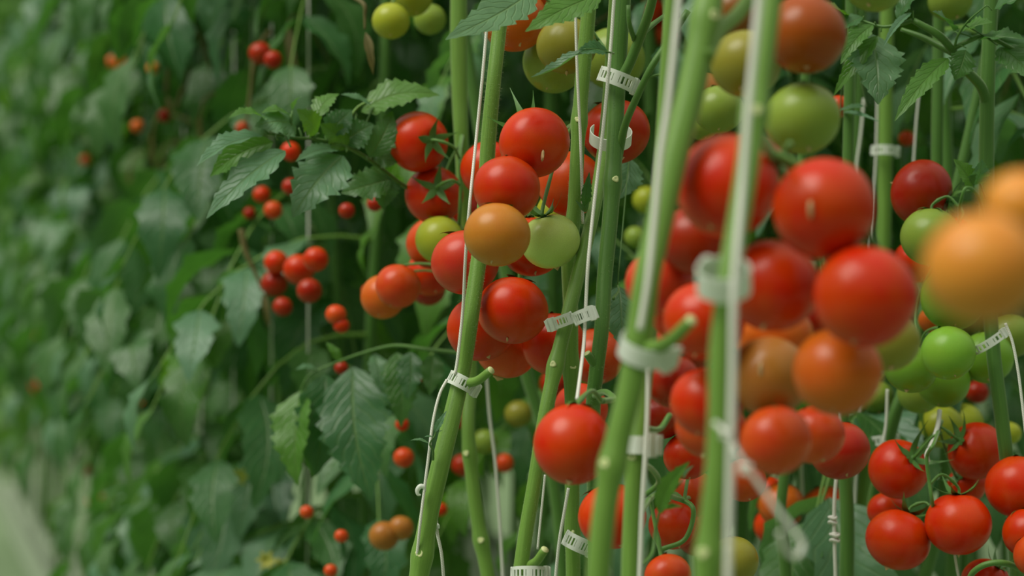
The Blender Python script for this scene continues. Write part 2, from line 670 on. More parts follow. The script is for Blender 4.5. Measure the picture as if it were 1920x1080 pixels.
add_stem('s1', [(948, -60, 2.30, 26), (938, 40, 2.30, 27), (926, 150, 2.29, 27), (916, 260, 2.29, 29), (908, 400, 2.29, 29), (896, 500, 2.28, 30),
                (882, 600, 2.27, 31), (868, 690, 2.27, 31), (848, 780, 2.26, 34), (824, 880, 2.25, 36), (804, 970, 2.25, 36), (786, 1080, 2.25, 38), (775, 1150, 2.25, 38)],
         'hairy green tomato stem with clip and short cut shoot, leaning through the sharp red cluster',
         nodes_=[(790, 1040, 2.25, 34, -0.25)], stubs=[(868, 718, 2.262, 921, 694, 2.235, 17)], hair=5000)
add_stem('s2', [(1110, -60, 2.30, 27), (1102, 40, 2.30, 28), (1092, 150, 2.30, 28), (1084, 260, 2.30, 26), (1078, 380, 2.30, 27), (1068, 480, 2.30, 31),
                (1070, 580, 2.32, 28), (1071, 700, 2.33, 28), (1074, 800, 2.34, 28), (1073, 940, 2.35, 28), (1075, 1080, 2.36, 28), (1076, 1150, 2.36, 28)],
         'downy green tomato stem just right of the sharp cluster, passing behind the big red tomato',
         nodes_=[(1071, 690, 2.33, 27, 0.2), (1078, 228, 2.30, 25, -0.2), (1062, 1000, 2.35, 27, -.2)], hair=3500)
add_stem('s3', [(1172, -60, 2.24, 32), (1164, 40, 2.24, 32), (1158, 150, 2.24, 31), (1152, 280, 2.23, 31), (1145, 400, 2.22, 30), (1134, 520, 2.21, 29),
                (1128, 620, 2.20, 28), (1118, 700, 2.20, 28), (1112, 780, 2.22, 28), (1115, 950, 2.28, 28), (1118, 1150, 2.30, 28)],
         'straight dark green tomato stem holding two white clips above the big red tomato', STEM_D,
         nodes_=[(1150, 340, 2.22, 28, 0.3)], stubs=[(1126, 690, 2.20, 1100, 662, 2.19, 16)], hair=1500)
add_stem('s4', [(1157, -60, 2.33, 24), (1150, 60, 2.33, 24), (1140, 200, 2.32, 24), (1128, 310, 2.30, 25), (1110, 410, 2.27, 25), (1085, 510, 2.24, 26),
                (1063, 600, 2.22, 27), (1043, 680, 2.21, 27), (1022, 780, 2.20, 27), (1003, 900, 2.20, 27), (986, 1000, 2.20, 28), (975, 1080, 2.20, 29), (966, 1150, 2.20, 29)],
         'green tomato stem leaning down left past the left side of the big red tomato',
         nodes_=[(1040, 686, 2.21, 27, -0.3)], stubs=[(990, 1062, 2.20, 1022, 1030, 2.18, 17)], hair=2500)
add_stem('s5', [(1340, -60, 1.62, 50), (1322, 40, 1.61, 52), (1296, 170, 1.60, 53), (1265, 290, 1.59, 53), (1238, 410, 1.58, 52), (1214, 520, 1.57, 50),
                (1200, 620, 1.57, 50), (1184, 720, 1.57, 49), (1160, 820, 1.57, 48), (1140, 920, 1.57, 46), (1128, 1010, 1.57, 46), (1118, 1150, 1.57, 46)],
         'thick bright green stem, blurred, leaning down left in front of the red cluster',
         nodes_=[(1334, 36, 1.61, 48, 0.6), (1148, 872, 1.57, 44, -0.7)], stubs=[(1206, 655, 1.57, 1297, 600, 1.53, 25)])
add_stem('s6', [(1452, -60, 1.46, 44), (1436, 60, 1.45, 46), (1418, 190, 1.44, 46), (1402, 310, 1.43, 44), (1382, 430, 1.42, 42), (1364, 540, 1.41, 42),
                (1352, 660, 1.41, 45), (1350, 780, 1.41, 45), (1345, 880, 1.41, 46), (1334, 980, 1.41, 46), (1326, 1080, 1.41, 48), (1322, 1150, 1.41, 48)],
         'blurred bright green stem nearest the camera with string tight against it',
         nodes_=[(1418, 215, 1.44, 44, 0.1), (1316, 1040, 1.41, 46, -0.5)])
add_stem('s7', [(1235, 380, 1.92, 30), (1225, 520, 1.92, 32), (1214, 640, 1.91, 34), (1204, 740, 1.90, 35), (1192, 860, 1.89, 36), (1186, 980, 1.89, 36), (1183, 1080, 1.89, 37), (1182, 1150, 1.89, 37)],
         'green stem running beside the lower half of the thick leaning stem',
         nodes_=[(1184, 860, 1.89, 34, -0.4)])
add_stem('s8', [(860, -60, 2.70, 30), (860, 60, 2.70, 32), (862, 180, 2.70, 30), (866, 280, 2.70, 26), (872, 420, 2.72, 24), (880, 560, 2.72, 24), (882, 700, 2.72, 25),
                (878, 800, 2.70, 25), (886, 900, 2.70, 26), (900, 1000, 2.70, 27), (915, 1080, 2.70, 27), (922, 1150, 2.70, 27)],
         'softly blurred green stem behind the sharp cluster with two pale leaf scars low down',
         nodes_=[(872, 852, 2.70, 25, -0.5), (898, 1015, 2.70, 27, -0.1)])
RG = 'tomato stems behind the right hand clusters'
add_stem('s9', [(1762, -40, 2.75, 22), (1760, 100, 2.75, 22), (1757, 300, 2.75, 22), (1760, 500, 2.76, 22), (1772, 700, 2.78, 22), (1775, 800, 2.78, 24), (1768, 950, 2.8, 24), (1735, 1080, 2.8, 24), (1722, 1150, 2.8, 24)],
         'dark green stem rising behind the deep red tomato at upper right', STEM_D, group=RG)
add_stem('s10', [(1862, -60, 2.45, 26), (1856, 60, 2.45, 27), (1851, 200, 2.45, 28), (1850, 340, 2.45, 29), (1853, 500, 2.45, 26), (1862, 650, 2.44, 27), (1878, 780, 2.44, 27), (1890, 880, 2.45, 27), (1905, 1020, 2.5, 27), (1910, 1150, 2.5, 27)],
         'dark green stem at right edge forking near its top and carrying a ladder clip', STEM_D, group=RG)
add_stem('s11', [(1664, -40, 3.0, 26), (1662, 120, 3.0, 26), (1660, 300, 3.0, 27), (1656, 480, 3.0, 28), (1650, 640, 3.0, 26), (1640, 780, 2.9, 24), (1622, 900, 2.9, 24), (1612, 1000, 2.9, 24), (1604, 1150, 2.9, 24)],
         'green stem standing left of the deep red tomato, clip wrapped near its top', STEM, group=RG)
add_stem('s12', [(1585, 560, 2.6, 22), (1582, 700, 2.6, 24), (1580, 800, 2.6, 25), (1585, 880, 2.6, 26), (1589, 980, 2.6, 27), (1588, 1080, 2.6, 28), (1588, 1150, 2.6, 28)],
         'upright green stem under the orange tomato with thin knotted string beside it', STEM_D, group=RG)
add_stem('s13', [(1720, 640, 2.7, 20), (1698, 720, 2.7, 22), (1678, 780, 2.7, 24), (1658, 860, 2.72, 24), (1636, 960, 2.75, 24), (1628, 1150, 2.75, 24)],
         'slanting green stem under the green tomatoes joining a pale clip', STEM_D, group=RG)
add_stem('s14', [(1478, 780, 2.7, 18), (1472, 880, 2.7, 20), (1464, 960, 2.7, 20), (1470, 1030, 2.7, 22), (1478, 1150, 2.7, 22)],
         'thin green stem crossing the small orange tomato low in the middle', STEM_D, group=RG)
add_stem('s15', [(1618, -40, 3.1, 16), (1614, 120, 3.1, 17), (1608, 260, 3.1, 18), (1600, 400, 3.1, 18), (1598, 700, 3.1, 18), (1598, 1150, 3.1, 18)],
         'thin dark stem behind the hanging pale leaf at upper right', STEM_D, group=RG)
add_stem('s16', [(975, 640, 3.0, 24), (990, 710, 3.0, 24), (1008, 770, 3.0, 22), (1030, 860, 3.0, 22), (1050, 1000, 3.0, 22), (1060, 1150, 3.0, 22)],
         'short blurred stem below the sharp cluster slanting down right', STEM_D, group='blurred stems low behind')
add_stem('s17', [(1500, 880, 3.4, 16), (1518, 980, 3.4, 17), (1545, 1060, 3.4, 18), (1560, 1150, 3.4, 18)],
         'faint slanting stem behind the hooked string', STEM_D, group='blurred stems low behind')

# side branch on s3 and forks of s10
mb = MB()
tube(mb, [P(1164, 150, 2.235), P(1180, 120, 2.23), P(1200, 70, 2.22), P(1218, 20, 2.2), P(1232, -40, 2.18)], [0.0052, 0.0048, 0.0046, 0.0044, 0.004], 20, 12)
tube(mb, [P(1204, 62, 2.22), P(1225, 45, 2.24), P(1245, 30, 2.26)], [0.0030, 0.0025, 0.002], 8, 8)
tube(mb, [P(1190, 75, 2.222), P(1180, 45, 2.21), P(1178, 10, 2.21)], [0.0026, 0.0022, 0.002], 8, 8)
world_child('leaf_stalk', mb, STEM_D, PLANTS['s3'])
mb = MB()
tube(mb, [P(1158, 300, 2.235), P(1172, 235, 2.22), P(1195, 180, 2.21), P(1222, 125, 2.2), P(1248, 85, 2.2), P(1290, 20, 2.2)], [0.0045, 0.0036, 0.0034, 0.0032, 0.003, 0.003], 24, 10)
tube(mb, [P(1210, 148, 2.203), P(1235, 140, 2.2), P(1262, 146, 2.2)], 0.0014, 8, 6)
world_child('leaf_stalk', mb, STEM_D, PLANTS['s3'])
mb = MB()
tube(mb, [P(1318, 110, 1.60), P(1345, 60, 1.62), P(1385, 25, 1.64), P(1430, -40, 1.66)], [0.0068, 0.0055, 0.005, 0.005], 16, 12)
world_child('leaf_stalk', mb, STEM, PLANTS['s5'])
mb = MB()
tube(mb, [P(1851, 195, 2.45), P(1838, 160, 2.44), P(1808, 128, 2.42), P(1786, 95, 2.41), P(1760, 66, 2.40), P(1712, 38, 2.40)], [0.0062, 0.0052, 0.0046, 0.0042, 0.004, 0.003], 24, 12)
tube(mb, [P(1790, 100, 2.41), P(1760, 85, 2.42), P(1725, 68, 2.43), P(1690, 55, 2.44)], [0.0042, 0.0036, 0.003, 0.002], 16, 8)
tube(mb, [P(1780, 95, 2.41), P(1820, 75, 2.40), P(1850, 68, 2.40), P(1900, 92, 2.39), P(1960, 118, 2.38)], [0.0026, 0.0025, 0.0024, 0.002, 0.002], 20, 8)
world_child('leaf_stalk', mb, STEM_D, PLANTS['s10'])

# ---------------------------------------------------------------- tomatoes
COLS = {
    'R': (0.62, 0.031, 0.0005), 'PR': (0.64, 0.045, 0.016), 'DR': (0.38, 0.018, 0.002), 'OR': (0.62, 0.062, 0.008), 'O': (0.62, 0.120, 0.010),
    'AM': (0.56, 0.205, 0.022), 'BO': (0.72, 0.27, 0.035), 'OG': (0.27, 0.25, 0.030), 'G': (0.235, 0.33, 0.045), 'LG': (0.50, 0.64, 0.16),
    'BG': (0.20, 0.40, 0.035), 'YG': (0.38, 0.42, 0.030), 'OB': (0.42, 0.155, 0.025),
}


def fruit_mesh(seed, nseg=40, nring=26, squash=0.94, egg=0.0):
    r = random.Random(seed)
    mb = MB()
    ph = r.uniform(0, 6)
    am = r.uniform(0.006, 0.016)
    pts, uvs = [], []
    for i in range(nring + 1):
        th = math.pi * i / nring
        for j in range(nseg):
            a = 2 * math.pi * j / nseg
            s, c = math.sin(th), math.cos(th)
            lobe = 1 + am * math.cos(5 * a + ph) * max(0, c + 0.3) ** 1.5 + 0.008 * math.cos(2 * a + ph)
            rad = s * lobe * (1 + egg * c)
            z = c * squash
            if c > 0:
                z -= 0.16 * math.exp(-(s / 0.24) ** 2)
            else:
                z += 0.025 * math.exp(-(s / 0.12) ** 2)
            pts.append(Vector((rad * math.cos(a), rad * math.sin(a), z)))
            uvs.append((j / nseg, i / nring))
    mb.grid(pts, nring + 1, nseg, uvs, closed=True)
    # turn the faces outward
    mb.f = [tuple(reversed(f)) for f in mb.f]
    return mb.mesh('tomato', SKIN)


def calyx_mesh(seed, raised=0.25, n=5):
    r = random.Random(seed)
    mb = MB()
    z0 = 0.80
    for k in range(n):
        a = 2 * math.pi * k / n + r.uniform(-0.15, 0.15)
        d = Vector((math.cos(a), math.sin(a), 0))
        sd_ = Vector((-d.y, d.x, 0))
        ln = r.uniform(0.62, 0.88)
        rz = raised * r.uniform(0.4, 1.6)
        pts, uvs = [], []
        for i in range(9):
            u = i / 8
            rr = 0.05 + ln * u
            surf = math.sqrt(max(0.0, 1 - min(rr, 0.99) ** 2)) * 0.94 - 0.16 * math.exp(-(rr / 0.24) ** 2) + 0.02
            z = surf * (1 - min(1, raised * 1.2)) + (z0 + 0.03) * min(1, raised * 1.2) + rz * u * u * 0.55
            z = max(z, surf)
            wd = 0.085 * (1 - u) ** 0.7 * (0.6 + 1.1 * math.sin(math.pi * min(1, u + 0.15))) + 0.004
            for j in (-1, 0, 1):
                pts.append(d * rr + sd_ * (wd * j) + Vector((0, 0, z + (0.03 * (1 - u) if j == 0 else 0))))
                uvs.append((u, 0.5 + j * 0.5))
        mb.grid(pts, 9, 3, uvs, 0.4)
    tube(mb, [Vector((0, 0, z0 - 0.05)), Vector((0, 0, z0 + 0.08))], [0.10, 0.07], 4, 10)
    return mb.mesh('calyx', CALYX)


def scar_mesh():
    mb = MB()
    pts, uvs = [], []
    prof = [(0.0, -0.93), (0.035, -0.935), (0.045, -0.915), (0.02, -0.97), (0.0, -1.0)]
    prof = [(0.05, -0.90), (0.05, -0.925), (0.03, -0.955), (0.015, -0.99), (0.001, -1.02)]
    for rr, z in prof:
        for j in range(8):
            a = 2 * math.pi * j / 8
            pts.append(Vector((rr * 0.55 * math.cos(a), rr * 1.9 * math.sin(a), z)))
            uvs.append((j / 8, z))
    mb.grid(pts, len(prof), 8, uvs, closed=True)
    return mb.mesh('blossom_scar', SCAR)


FRUITS = [fruit_mesh(1), fruit_mesh(2, squash=0.97, egg=0.02), fruit_mesh(3, squash=0.91), fruit_mesh(4, squash=0.95, egg=-0.02)]
FAR_FRUIT = fruit_mesh(9, 16, 10)
CAL_FLAT = [calyx_mesh(1, 0.10), calyx_mesh(2, 0.2, 6), calyx_mesh(3, 0.15)]
CAL_UP = [calyx_mesh(4, 0.9), calyx_mesh(5, 1.2, 6)]
SCARM = scar_mesh()

T = []


def tm(id_, px, py, r, d, col, label, **k):
    T.append(dict(id=id_, px=px, py=py, r=r, d=d, col=col, label=label, **k))


gA = 'tomatoes of the sharp central cluster'
tm('A1', 1002, 267, 66, 2.215, 'R', 'glossy red tomato topmost of the sharp cluster, small pale blossom scar facing front', g=gA, cal=(-.23, .87, .44), up=1, scar=1)
tm('K1', 733, 39, 35, 2.78, 'YG', 'small bright yellow green tomato hanging at the top, left of the blurred stem', g='green tomatoes at top left')
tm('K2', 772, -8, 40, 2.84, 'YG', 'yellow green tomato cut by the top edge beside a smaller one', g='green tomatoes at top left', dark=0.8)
tm('K3', 806, 36, 30, 2.92, 'G', 'shaded green tomato at the top touching the blurred stem', g='green tomatoes at top left')
tm('A2', 950, 354, 62, 2.19, 'R', 'round red tomato just above the amber tomato in the sharp cluster', g=gA)
tm('A3', 932, 440, 62, 2.165, 'AM', 'amber orange tomato crossed at its left by the white string', g=gA)
tm('A4', 1032, 452, 56, 2.25, 'LG', 'pale green tomato beside the amber one with calyx showing', g=gA, cal=(-.25, -.1, 1), up=1)
tm('A5', 872, 492, 64, 2.34, 'PR', 'pinkish red tomato behind string and stem, left of the amber tomato', g=gA)
tm('A6', 961, 582, 67, 2.30, 'R', 'large red tomato touching the hairy leaning stem below the amber and green ones', g=gA)
tm('A7', 902, 615, 64, 2.38, 'R', 'red tomato half hidden behind the hairy stem and the large red one', g=gA)
tm('A8', 950, 652, 60, 2.43, 'OR', 'dull red tomato lowest in the sharp cluster with dangling dry blossom end', g=gA, cal=(.28, .1, 1), scar=1)
tm('A9', 1038, 645, 60, 2.37, 'R', 'red tomato behind the leaning stem with white ladder clip, lower right of the sharp cluster', g=gA)
tm('A10', 998, 463, 59, 2.36, 'R', 'red tomato showing as a sliver beneath the amber and pale green ones', g=gA)
tm('A11', 1070, 345, 62, 2.36, 'OR', 'orange red tomato tucked behind the topmost red one and the downy stem', g=gA)
tm('A12', 917, 318, 54, 2.52, 'R', 'red tomato peeping out behind string and hairy stem at cluster top', g=gA)
tm('A13', 1118, 668, 54, 2.55, 'OR', 'orange red tomato behind the straight stem above the big red tomato', g=gA)
tm('A14', 1090, 765, 50, 2.5, 'PR', 'pinkish red tomato showing just above the big round red one', g=gA)
tm('A15', 1046, 400, 44, 2.50, 'YG', 'yellowish tomato glimpsed in the gap above the pale green one', g=gA)
tm('J1', 1074, 833, 74, 1.97, 'R', 'big glossy red tomato standing alone left of the thick leaning stem', g='tomatoes low in the middle', sz=1.12, cal=(.1, .5, .9))
gB = 'tomatoes at the top centre'
tm('B1', 965, 38, 61, 2.42, 'O', 'orange tomato behind the hairy stem at top, under the pale leaf', g=gB)
tm('B2', 1062, 85, 56, 2.36, 'OG', 'olive green tomato with dry blossom end, behind the string at top', g=gB, cal=(0, .25, 1), scar=1)
tm('B3', 1038, 118, 58, 2.46, 'G', 'green tomato behind and below the olive one at top', g=gB)
tm('B4', 1022, -18, 44, 2.5, 'OR', 'orange red tomato cut off by the top edge beside the bright leaf', g=gB)
tm('B5', 1150, 110, 60, 2.6, 'G', 'green tomato behind the straight dark stem and upper clip', g=gB)
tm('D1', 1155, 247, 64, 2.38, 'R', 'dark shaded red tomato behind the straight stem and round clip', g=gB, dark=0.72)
tm('D2', 1222, 22, 26, 3.3, 'R', 'small bright red tomato at top between branch and thick stem, upper one', g=gB)
tm('D3', 1243, 62, 24, 3.3, 'OR', 'small bright red tomato at top between branch and thick stem, lower one', g=gB)
gC = 'tomatoes of the softly blurred left cluster'
tm('C1', 784, 266, 57, 2.60, 'R', 'red tomato topmost in the left cluster with calyx turned to us', g=gC, cal=(.55, -.8, .0), up=1)
tm('C2', 814, 366, 54, 2.60, 'R', 'red tomato with green star calyx facing front below the topmost left one', g=gC, cal=(.15, -.95, .25), up=1)
tm('C3', 812, 456, 50, 2.70, 'OR', 'orange red tomato peeking out left of the yellow green one', g=gC)
tm('C4', 824, 450, 45, 2.58, 'YG', 'small yellow green tomato in front of an orange red one', g=gC)
tm('C5', 806, 512, 44, 2.78, 'R', 'dark red tomato between yellow green and small orange tomatoes', g=gC)
tm('C6', 746, 537, 42, 2.68, 'OR', 'orange red tomato overlapping the leftmost orange one', g=gC)
tm('C7', 718, 557, 42, 2.74, 'O', 'orange tomato at far left end of the left cluster', g=gC)
tm('C8', 802, 540, 34, 2.9, 'DR', 'small dull red tomato right of the orange red pair', g=gC)
tm('C10', 860, 398, 45, 2.85, 'DR', 'shaded red tomato behind the truss stalk of the left cluster', g=gC)
tm('C11', 873, 470, 40, 2.9, 'DR', 'shaded red tomato behind string near the yellow green one', g=gC)
gE = 'blurred red tomatoes of the large near cluster'
tm('E1', 1363, 348, 95, 1.62, 'R', 'large blurred red tomato behind the near stem at top left of the big cluster', g=gE, cal=(.35, .5, .8), sz=1.08)
tm('E2', 1545, 391, 95, 1.56, 'R', 'large bright red tomato with pale blossom scar in the big cluster', g=gE, cal=(.38, .92, .05), sz=1.04, scar=1)
tm('E3', 1622, 557, 97, 1.55, 'R', 'large red tomato furthest right in the big cluster', g=gE)
tm('E4', 1448, 536, 88, 1.63, 'R', 'large red tomato right of the near blurred clip', g=gE, sz=1.06)
tm('E5', 1570, 698, 83, 1.60, 'O', 'large orange tomato at lower right of the big cluster', g=gE, scar=0)
tm('E6', 1452, 632, 72, 1.76, 'O', 'dull orange tomato under the large red one beside the near string', g=gE)
tm('E7', 1443, 706, 75, 1.73, 'OB', 'brownish orange tomato with dry blossom end left of the large orange one', g=gE, scar=1, cal=(.3, .85, -.2))
tm('E8', 1455, 826, 66, 1.72, 'OR', 'red tomato at bottom of the big cluster behind the knotted string', g=gE)
tm('E9', 1320, 602, 76, 1.72, 'R', 'red tomato between thick and near stems behind the round clips', g=gE)
tm('E10', 1275, 580, 60, 1.86, 'R', 'red tomato partly behind the thick stem above its stub', g=gE)
tm('E11', 1236, 530, 64, 1.82, 'PR', 'pinkish red tomato emerging left of the thick leaning stem', g=gE)
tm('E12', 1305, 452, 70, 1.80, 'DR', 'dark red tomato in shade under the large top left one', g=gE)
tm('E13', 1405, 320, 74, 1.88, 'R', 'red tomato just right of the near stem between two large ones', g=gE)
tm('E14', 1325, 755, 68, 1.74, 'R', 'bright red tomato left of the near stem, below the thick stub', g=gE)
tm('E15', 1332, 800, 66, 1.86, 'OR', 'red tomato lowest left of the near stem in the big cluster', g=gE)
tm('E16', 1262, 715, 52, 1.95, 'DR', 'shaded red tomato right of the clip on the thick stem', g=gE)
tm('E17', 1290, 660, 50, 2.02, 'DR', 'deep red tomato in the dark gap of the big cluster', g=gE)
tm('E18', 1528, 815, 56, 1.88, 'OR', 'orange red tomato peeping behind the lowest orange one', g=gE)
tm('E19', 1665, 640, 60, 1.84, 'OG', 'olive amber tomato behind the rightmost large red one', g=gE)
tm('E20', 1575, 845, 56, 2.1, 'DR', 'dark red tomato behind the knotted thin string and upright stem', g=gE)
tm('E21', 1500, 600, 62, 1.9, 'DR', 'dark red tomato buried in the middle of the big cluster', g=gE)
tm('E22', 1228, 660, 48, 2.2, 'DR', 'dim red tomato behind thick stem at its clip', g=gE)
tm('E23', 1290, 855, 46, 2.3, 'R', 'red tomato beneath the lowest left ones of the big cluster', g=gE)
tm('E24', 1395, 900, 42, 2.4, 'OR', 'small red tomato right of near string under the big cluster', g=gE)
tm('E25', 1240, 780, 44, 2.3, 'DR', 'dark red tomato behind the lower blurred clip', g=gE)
gF = 'blurred tomatoes at upper right'
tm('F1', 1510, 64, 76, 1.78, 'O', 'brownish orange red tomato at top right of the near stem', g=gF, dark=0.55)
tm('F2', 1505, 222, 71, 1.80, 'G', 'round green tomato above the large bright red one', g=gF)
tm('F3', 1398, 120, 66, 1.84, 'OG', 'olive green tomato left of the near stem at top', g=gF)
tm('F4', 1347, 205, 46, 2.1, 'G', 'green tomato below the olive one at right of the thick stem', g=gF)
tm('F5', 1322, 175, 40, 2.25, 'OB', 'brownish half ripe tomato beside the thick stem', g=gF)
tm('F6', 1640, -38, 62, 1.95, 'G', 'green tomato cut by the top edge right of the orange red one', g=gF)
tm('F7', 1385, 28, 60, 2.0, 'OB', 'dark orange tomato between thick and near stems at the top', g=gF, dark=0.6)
tm('F8', 1782, 0, 42, 2.7, 'G', 'green tomato behind leaves at the top, far right', g=gF)
tm('F9', 1572, 200, 22, 2.6, 'R', 'small red tomato peeping right of the round green one', g=gF)
tm('F10', 1318, 235, 30, 2.5, 'G', 'green tomato low behind the thick stem, partly hidden', g=gF)
gG = 'tomatoes of the half green right cluster'
tm('G1', 1728, 361, 62, 2.50, 'DR', 'deep red tomato above the green ones at right', g=gG, cal=(.85, -.35, -.3), up=1)
tm('G2', 1745, 444, 57, 2.42, 'G', 'olive green tomato below the deep red one', g=gG, cal=(.1, .2, 1))
tm('G3', 1787, 560, 60, 2.46, 'BG', 'pale green tomato half behind the blurred orange one', g=gG)
tm('G4', 1778, 662, 51, 2.42, 'BG', 'bright green tomato left of the ladder clip', g=gG)
tm('G5', 1708, 690, 50, 2.50, 'BG', 'bright green tomato furthest left in the green group', g=gG)
tm('G6', 1768, 715, 50, 2.56, 'BG', 'bright green tomato lowest in the green group', g=gG)
tm('G7', 1850, 670, 50, 2.56, 'BG', 'green tomato behind the stem with ladder clip', g=gG)
tm('G8', 1725, 735, 42, 2.66, 'G', 'shaded green tomato under the bright green group', g=gG)
tm('G9', 1748, 600, 26, 2.7, 'O', 'small orange tomato left of the pale green one', g=gG)
tm('G10', 1716, 490, 42, 2.62, 'R', 'red tomato between large red one and olive green one', g=gG)
tm('G11', 1795, 432, 22, 2.7, 'DR', 'small dark red tomato behind the curved truss stalk', g=gG)
tm('G12', 1893, 630, 44, 2.62, 'G', 'green tomato below the orange pair at right edge', g=gG)
tm('G13', 1765, 800, 42, 2.75, 'YG', 'yellow green tomato behind the pale curved string', g=gG)
tm('G14', 1806, 792, 38, 2.8, 'YG', 'yellow green tomato right of the pale curved string', g=gG)
tm('G15', 1645, 745, 32, 2.8, 'G', 'small green tomato right of the large orange one', g=gG)
tm('G16', 1893, 812, 22, 2.8, 'YG', 'small yellow green tomato behind the stem at right edge', g=gG)
gO = 'out of focus orange tomatoes at right edge'
tm('O1', 1842, 503, 110, 0.98, 'BO', 'very blurred large orange tomato nearest the camera', g=gO)
tm('O2', 1918, 392, 76, 1.02, 'BO', 'very blurred orange tomato cut by the right edge above the other', g=gO)
gH = 'red tomatoes of the lower right cluster'
tm('H1', 1684, 880, 56, 2.50, 'R', 'red tomato at upper left of the lower right cluster with calyx', g=gH, cal=(.45, -.75, .5), up=1)
tm('H2', 1830, 845, 54, 2.52, 'R', 'red tomato at top of the lower right cluster with upright sepals', g=gH, cal=(-.75, -.45, .45), up=1)
tm('H3', 1813, 908, 37, 2.56, 'R', 'small red tomato in the middle of the lower right cluster', g=gH, cal=(-.7, -.6, .5), up=1)
tm('H4', 1662, 958, 36, 2.56, 'R', 'small red tomato behind the lowest left one', g=gH)
tm('H5', 1684, 1012, 61, 2.44, 'R', 'red tomato lowest left in the lower right cluster', g=gH, cal=(.4, .2, .9), up=1)
tm('H6', 1797, 982, 62, 2.42, 'R', 'red tomato lowest right in the lower right cluster', g=gH, cal=(0, .05, 1), up=1)
tm('H7', 1908, 913, 60, 2.46, 'R', 'red tomato at right edge beside the green stem foot', g=gH)
tm('H8', 1928, 1000, 48, 2.44, 'R', 'red tomato cut off by the right edge, upper of two', g=gH)
tm('H9', 1945, 1040, 44, 2.36, 'OR', 'orange red tomato cut off by the right edge, lower of two', g=gH)
tm('H10', 1848, 1092, 46, 2.46, 'R', 'red tomato rising from the bottom edge under a curved stalk', g=gH, cal=(.5, -.3, .8), up=1)
tm('H11', 1832, 735, 22, 3.0, 'DR', 'dim red tomato under the green group, right of the stem', g=gH)
gI = 'tomatoes low behind the stems'
tm('I1', 1466, 948, 44, 2.82, 'O', 'orange tomato crossed by a thin green stem low in the middle', g=gI)
tm('I2', 1438, 925, 34, 2.95, 'R', 'red tomato above and left of the low orange one', g=gI)
tm('I3', 1550, 958, 50, 2.85, 'OR', 'orange red tomato behind the upright stem and knotted string', g=gI)
tm('I4', 1452, 985, 38, 3.0, 'R', 'red tomato below the low orange one', g=gI)
tm('I5', 1374, 1052, 48, 2.2, 'OG', 'olive green tomato at the foot of the near string', g=gI)
tm('I6', 1252, 1080, 44, 2.1, 'OR', 'orange red tomato at bottom edge between two stems', g=gI)
tm('I7', 1300, 925, 46, 2.45, 'OR', 'red tomato behind the small fresh leaf low in the middle', g=gI)
tm('I8', 1148, 968, 64, 2.16, 'R', 'red tomato behind the thick stem below the big lone one', g=gI)
tm('I9', 1262, 985, 46, 2.4, 'R', 'dark red tomato behind the low green truss', g=gI)
tm('I10', 1310, 1000, 44, 2.55, 'DR', 'shaded red tomato right of the low green truss', g=gI)
tm('I11', 1610, 860, 28, 3.0, 'DR', 'dim red tomato behind the twin upright stems', g=gI)

# real distances: a tomato stays on its line of sight, neighbours are set apart until they only touch
for t in T:
    t['k'] = t['r'] / F
for t in T:
    t['d0'] = t['d']
for it in range(500):
    mv = [0.0] * len(T)
    ctr = [P(t['px'], t['py'], t['d']) for t in T]
    rad = [t['k'] * t['d'] for t in T]
    for i in range(len(T)):
        for j in range(i + 1, len(T)):
            dv = ctr[i] - ctr[j]
            need = (rad[i] + rad[j]) * 0.985
            if dv.length < need:
                lat2 = dv.x ** 2 + dv.z ** 2
                want = math.sqrt(max(0.0, need * need - lat2))
                cur = abs(T[i]['d'] - T[j]['d'])
                gap = (want - cur) * 0.5
                s = 1 if (T[i]['d0'], i) > (T[j]['d0'], j) else -1
                if (T[i]['d'] - T[j]['d']) * s < 0:
                    gap = want * 0.5
                mv[i] += s * gap * 0.4
                mv[j] -= s * gap * 0.4
        for (sp_, sr) in STEM_SAMPLES:
            dv = ctr[i] - sp_
            need = rad[i] + sr * 0.9
            if abs(dv.z) < 0.04 and dv.length < need:
                lat2 = dv.x ** 2 + dv.z ** 2
                want = math.sqrt(max(0.0, need * need - lat2))
                s = 1 if T[i]['d0'] > sp_.y else -1
                g_ = (want - s * dv.y)
                if abs(g_) > abs(mv[i]):
                    mv[i] = s * min(g_, 0.01) * 0.5
    tot = 0
    for t, m in zip(T, mv):
        t['d'] += max(-0.008, min(0.008, m))
        tot += abs(m)
    if tot < 1e-4:
        break

TOM = {}


def put_tomato(t, mesh=None, kids=True):
    r = t['k'] * t['d'] if 'k' in t else t['R']
    c = P(t['px'], t['py'], t['d']) if 'px' in t else t['c']
    o = link('tomato', mesh or RNG.choice(FRUITS), None, c)
    cal = Vector(t.get('cal') or (RNG.uniform(-.3, .3), RNG.uniform(.35, .6), 0.85)).normalized()
    q = cal.to_track_quat('Z', 'Y')
    o.rotation_mode = 'QUATERNION'
    rz_ = RNG.uniform(0, 6.28)
    o.rotation_quaternion = q if t.get('scar') else q @ Quaternion((0, 0, 1), rz_)
    s = r * 1.01
    o.scale = (s, s, s * t.get('sz', 1.0) if t.get('sz') else s)
    c3 = COLS[t['col']]
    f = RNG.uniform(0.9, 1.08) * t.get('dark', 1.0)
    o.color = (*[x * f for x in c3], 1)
    tag(o, t['label'], 'tomato', t['g'])
    if kids:
        cm = RNG.choice(CAL_UP if t.get('up') else CAL_FLAT)
        cx_ = link('calyx', cm, o)
        if t.get('up'):
            cx_.scale = (1.12, 1.12, 1.04)
        sc_ = link('blossom_scar', SCARM, o)
        if t.get('scar'):
            sc_.scale = (1.7, 1.9, 1.05)
    TOM[t.get('id')] = (o, c, r, cal)
    return o


for t in T:
    put_tomato(t)


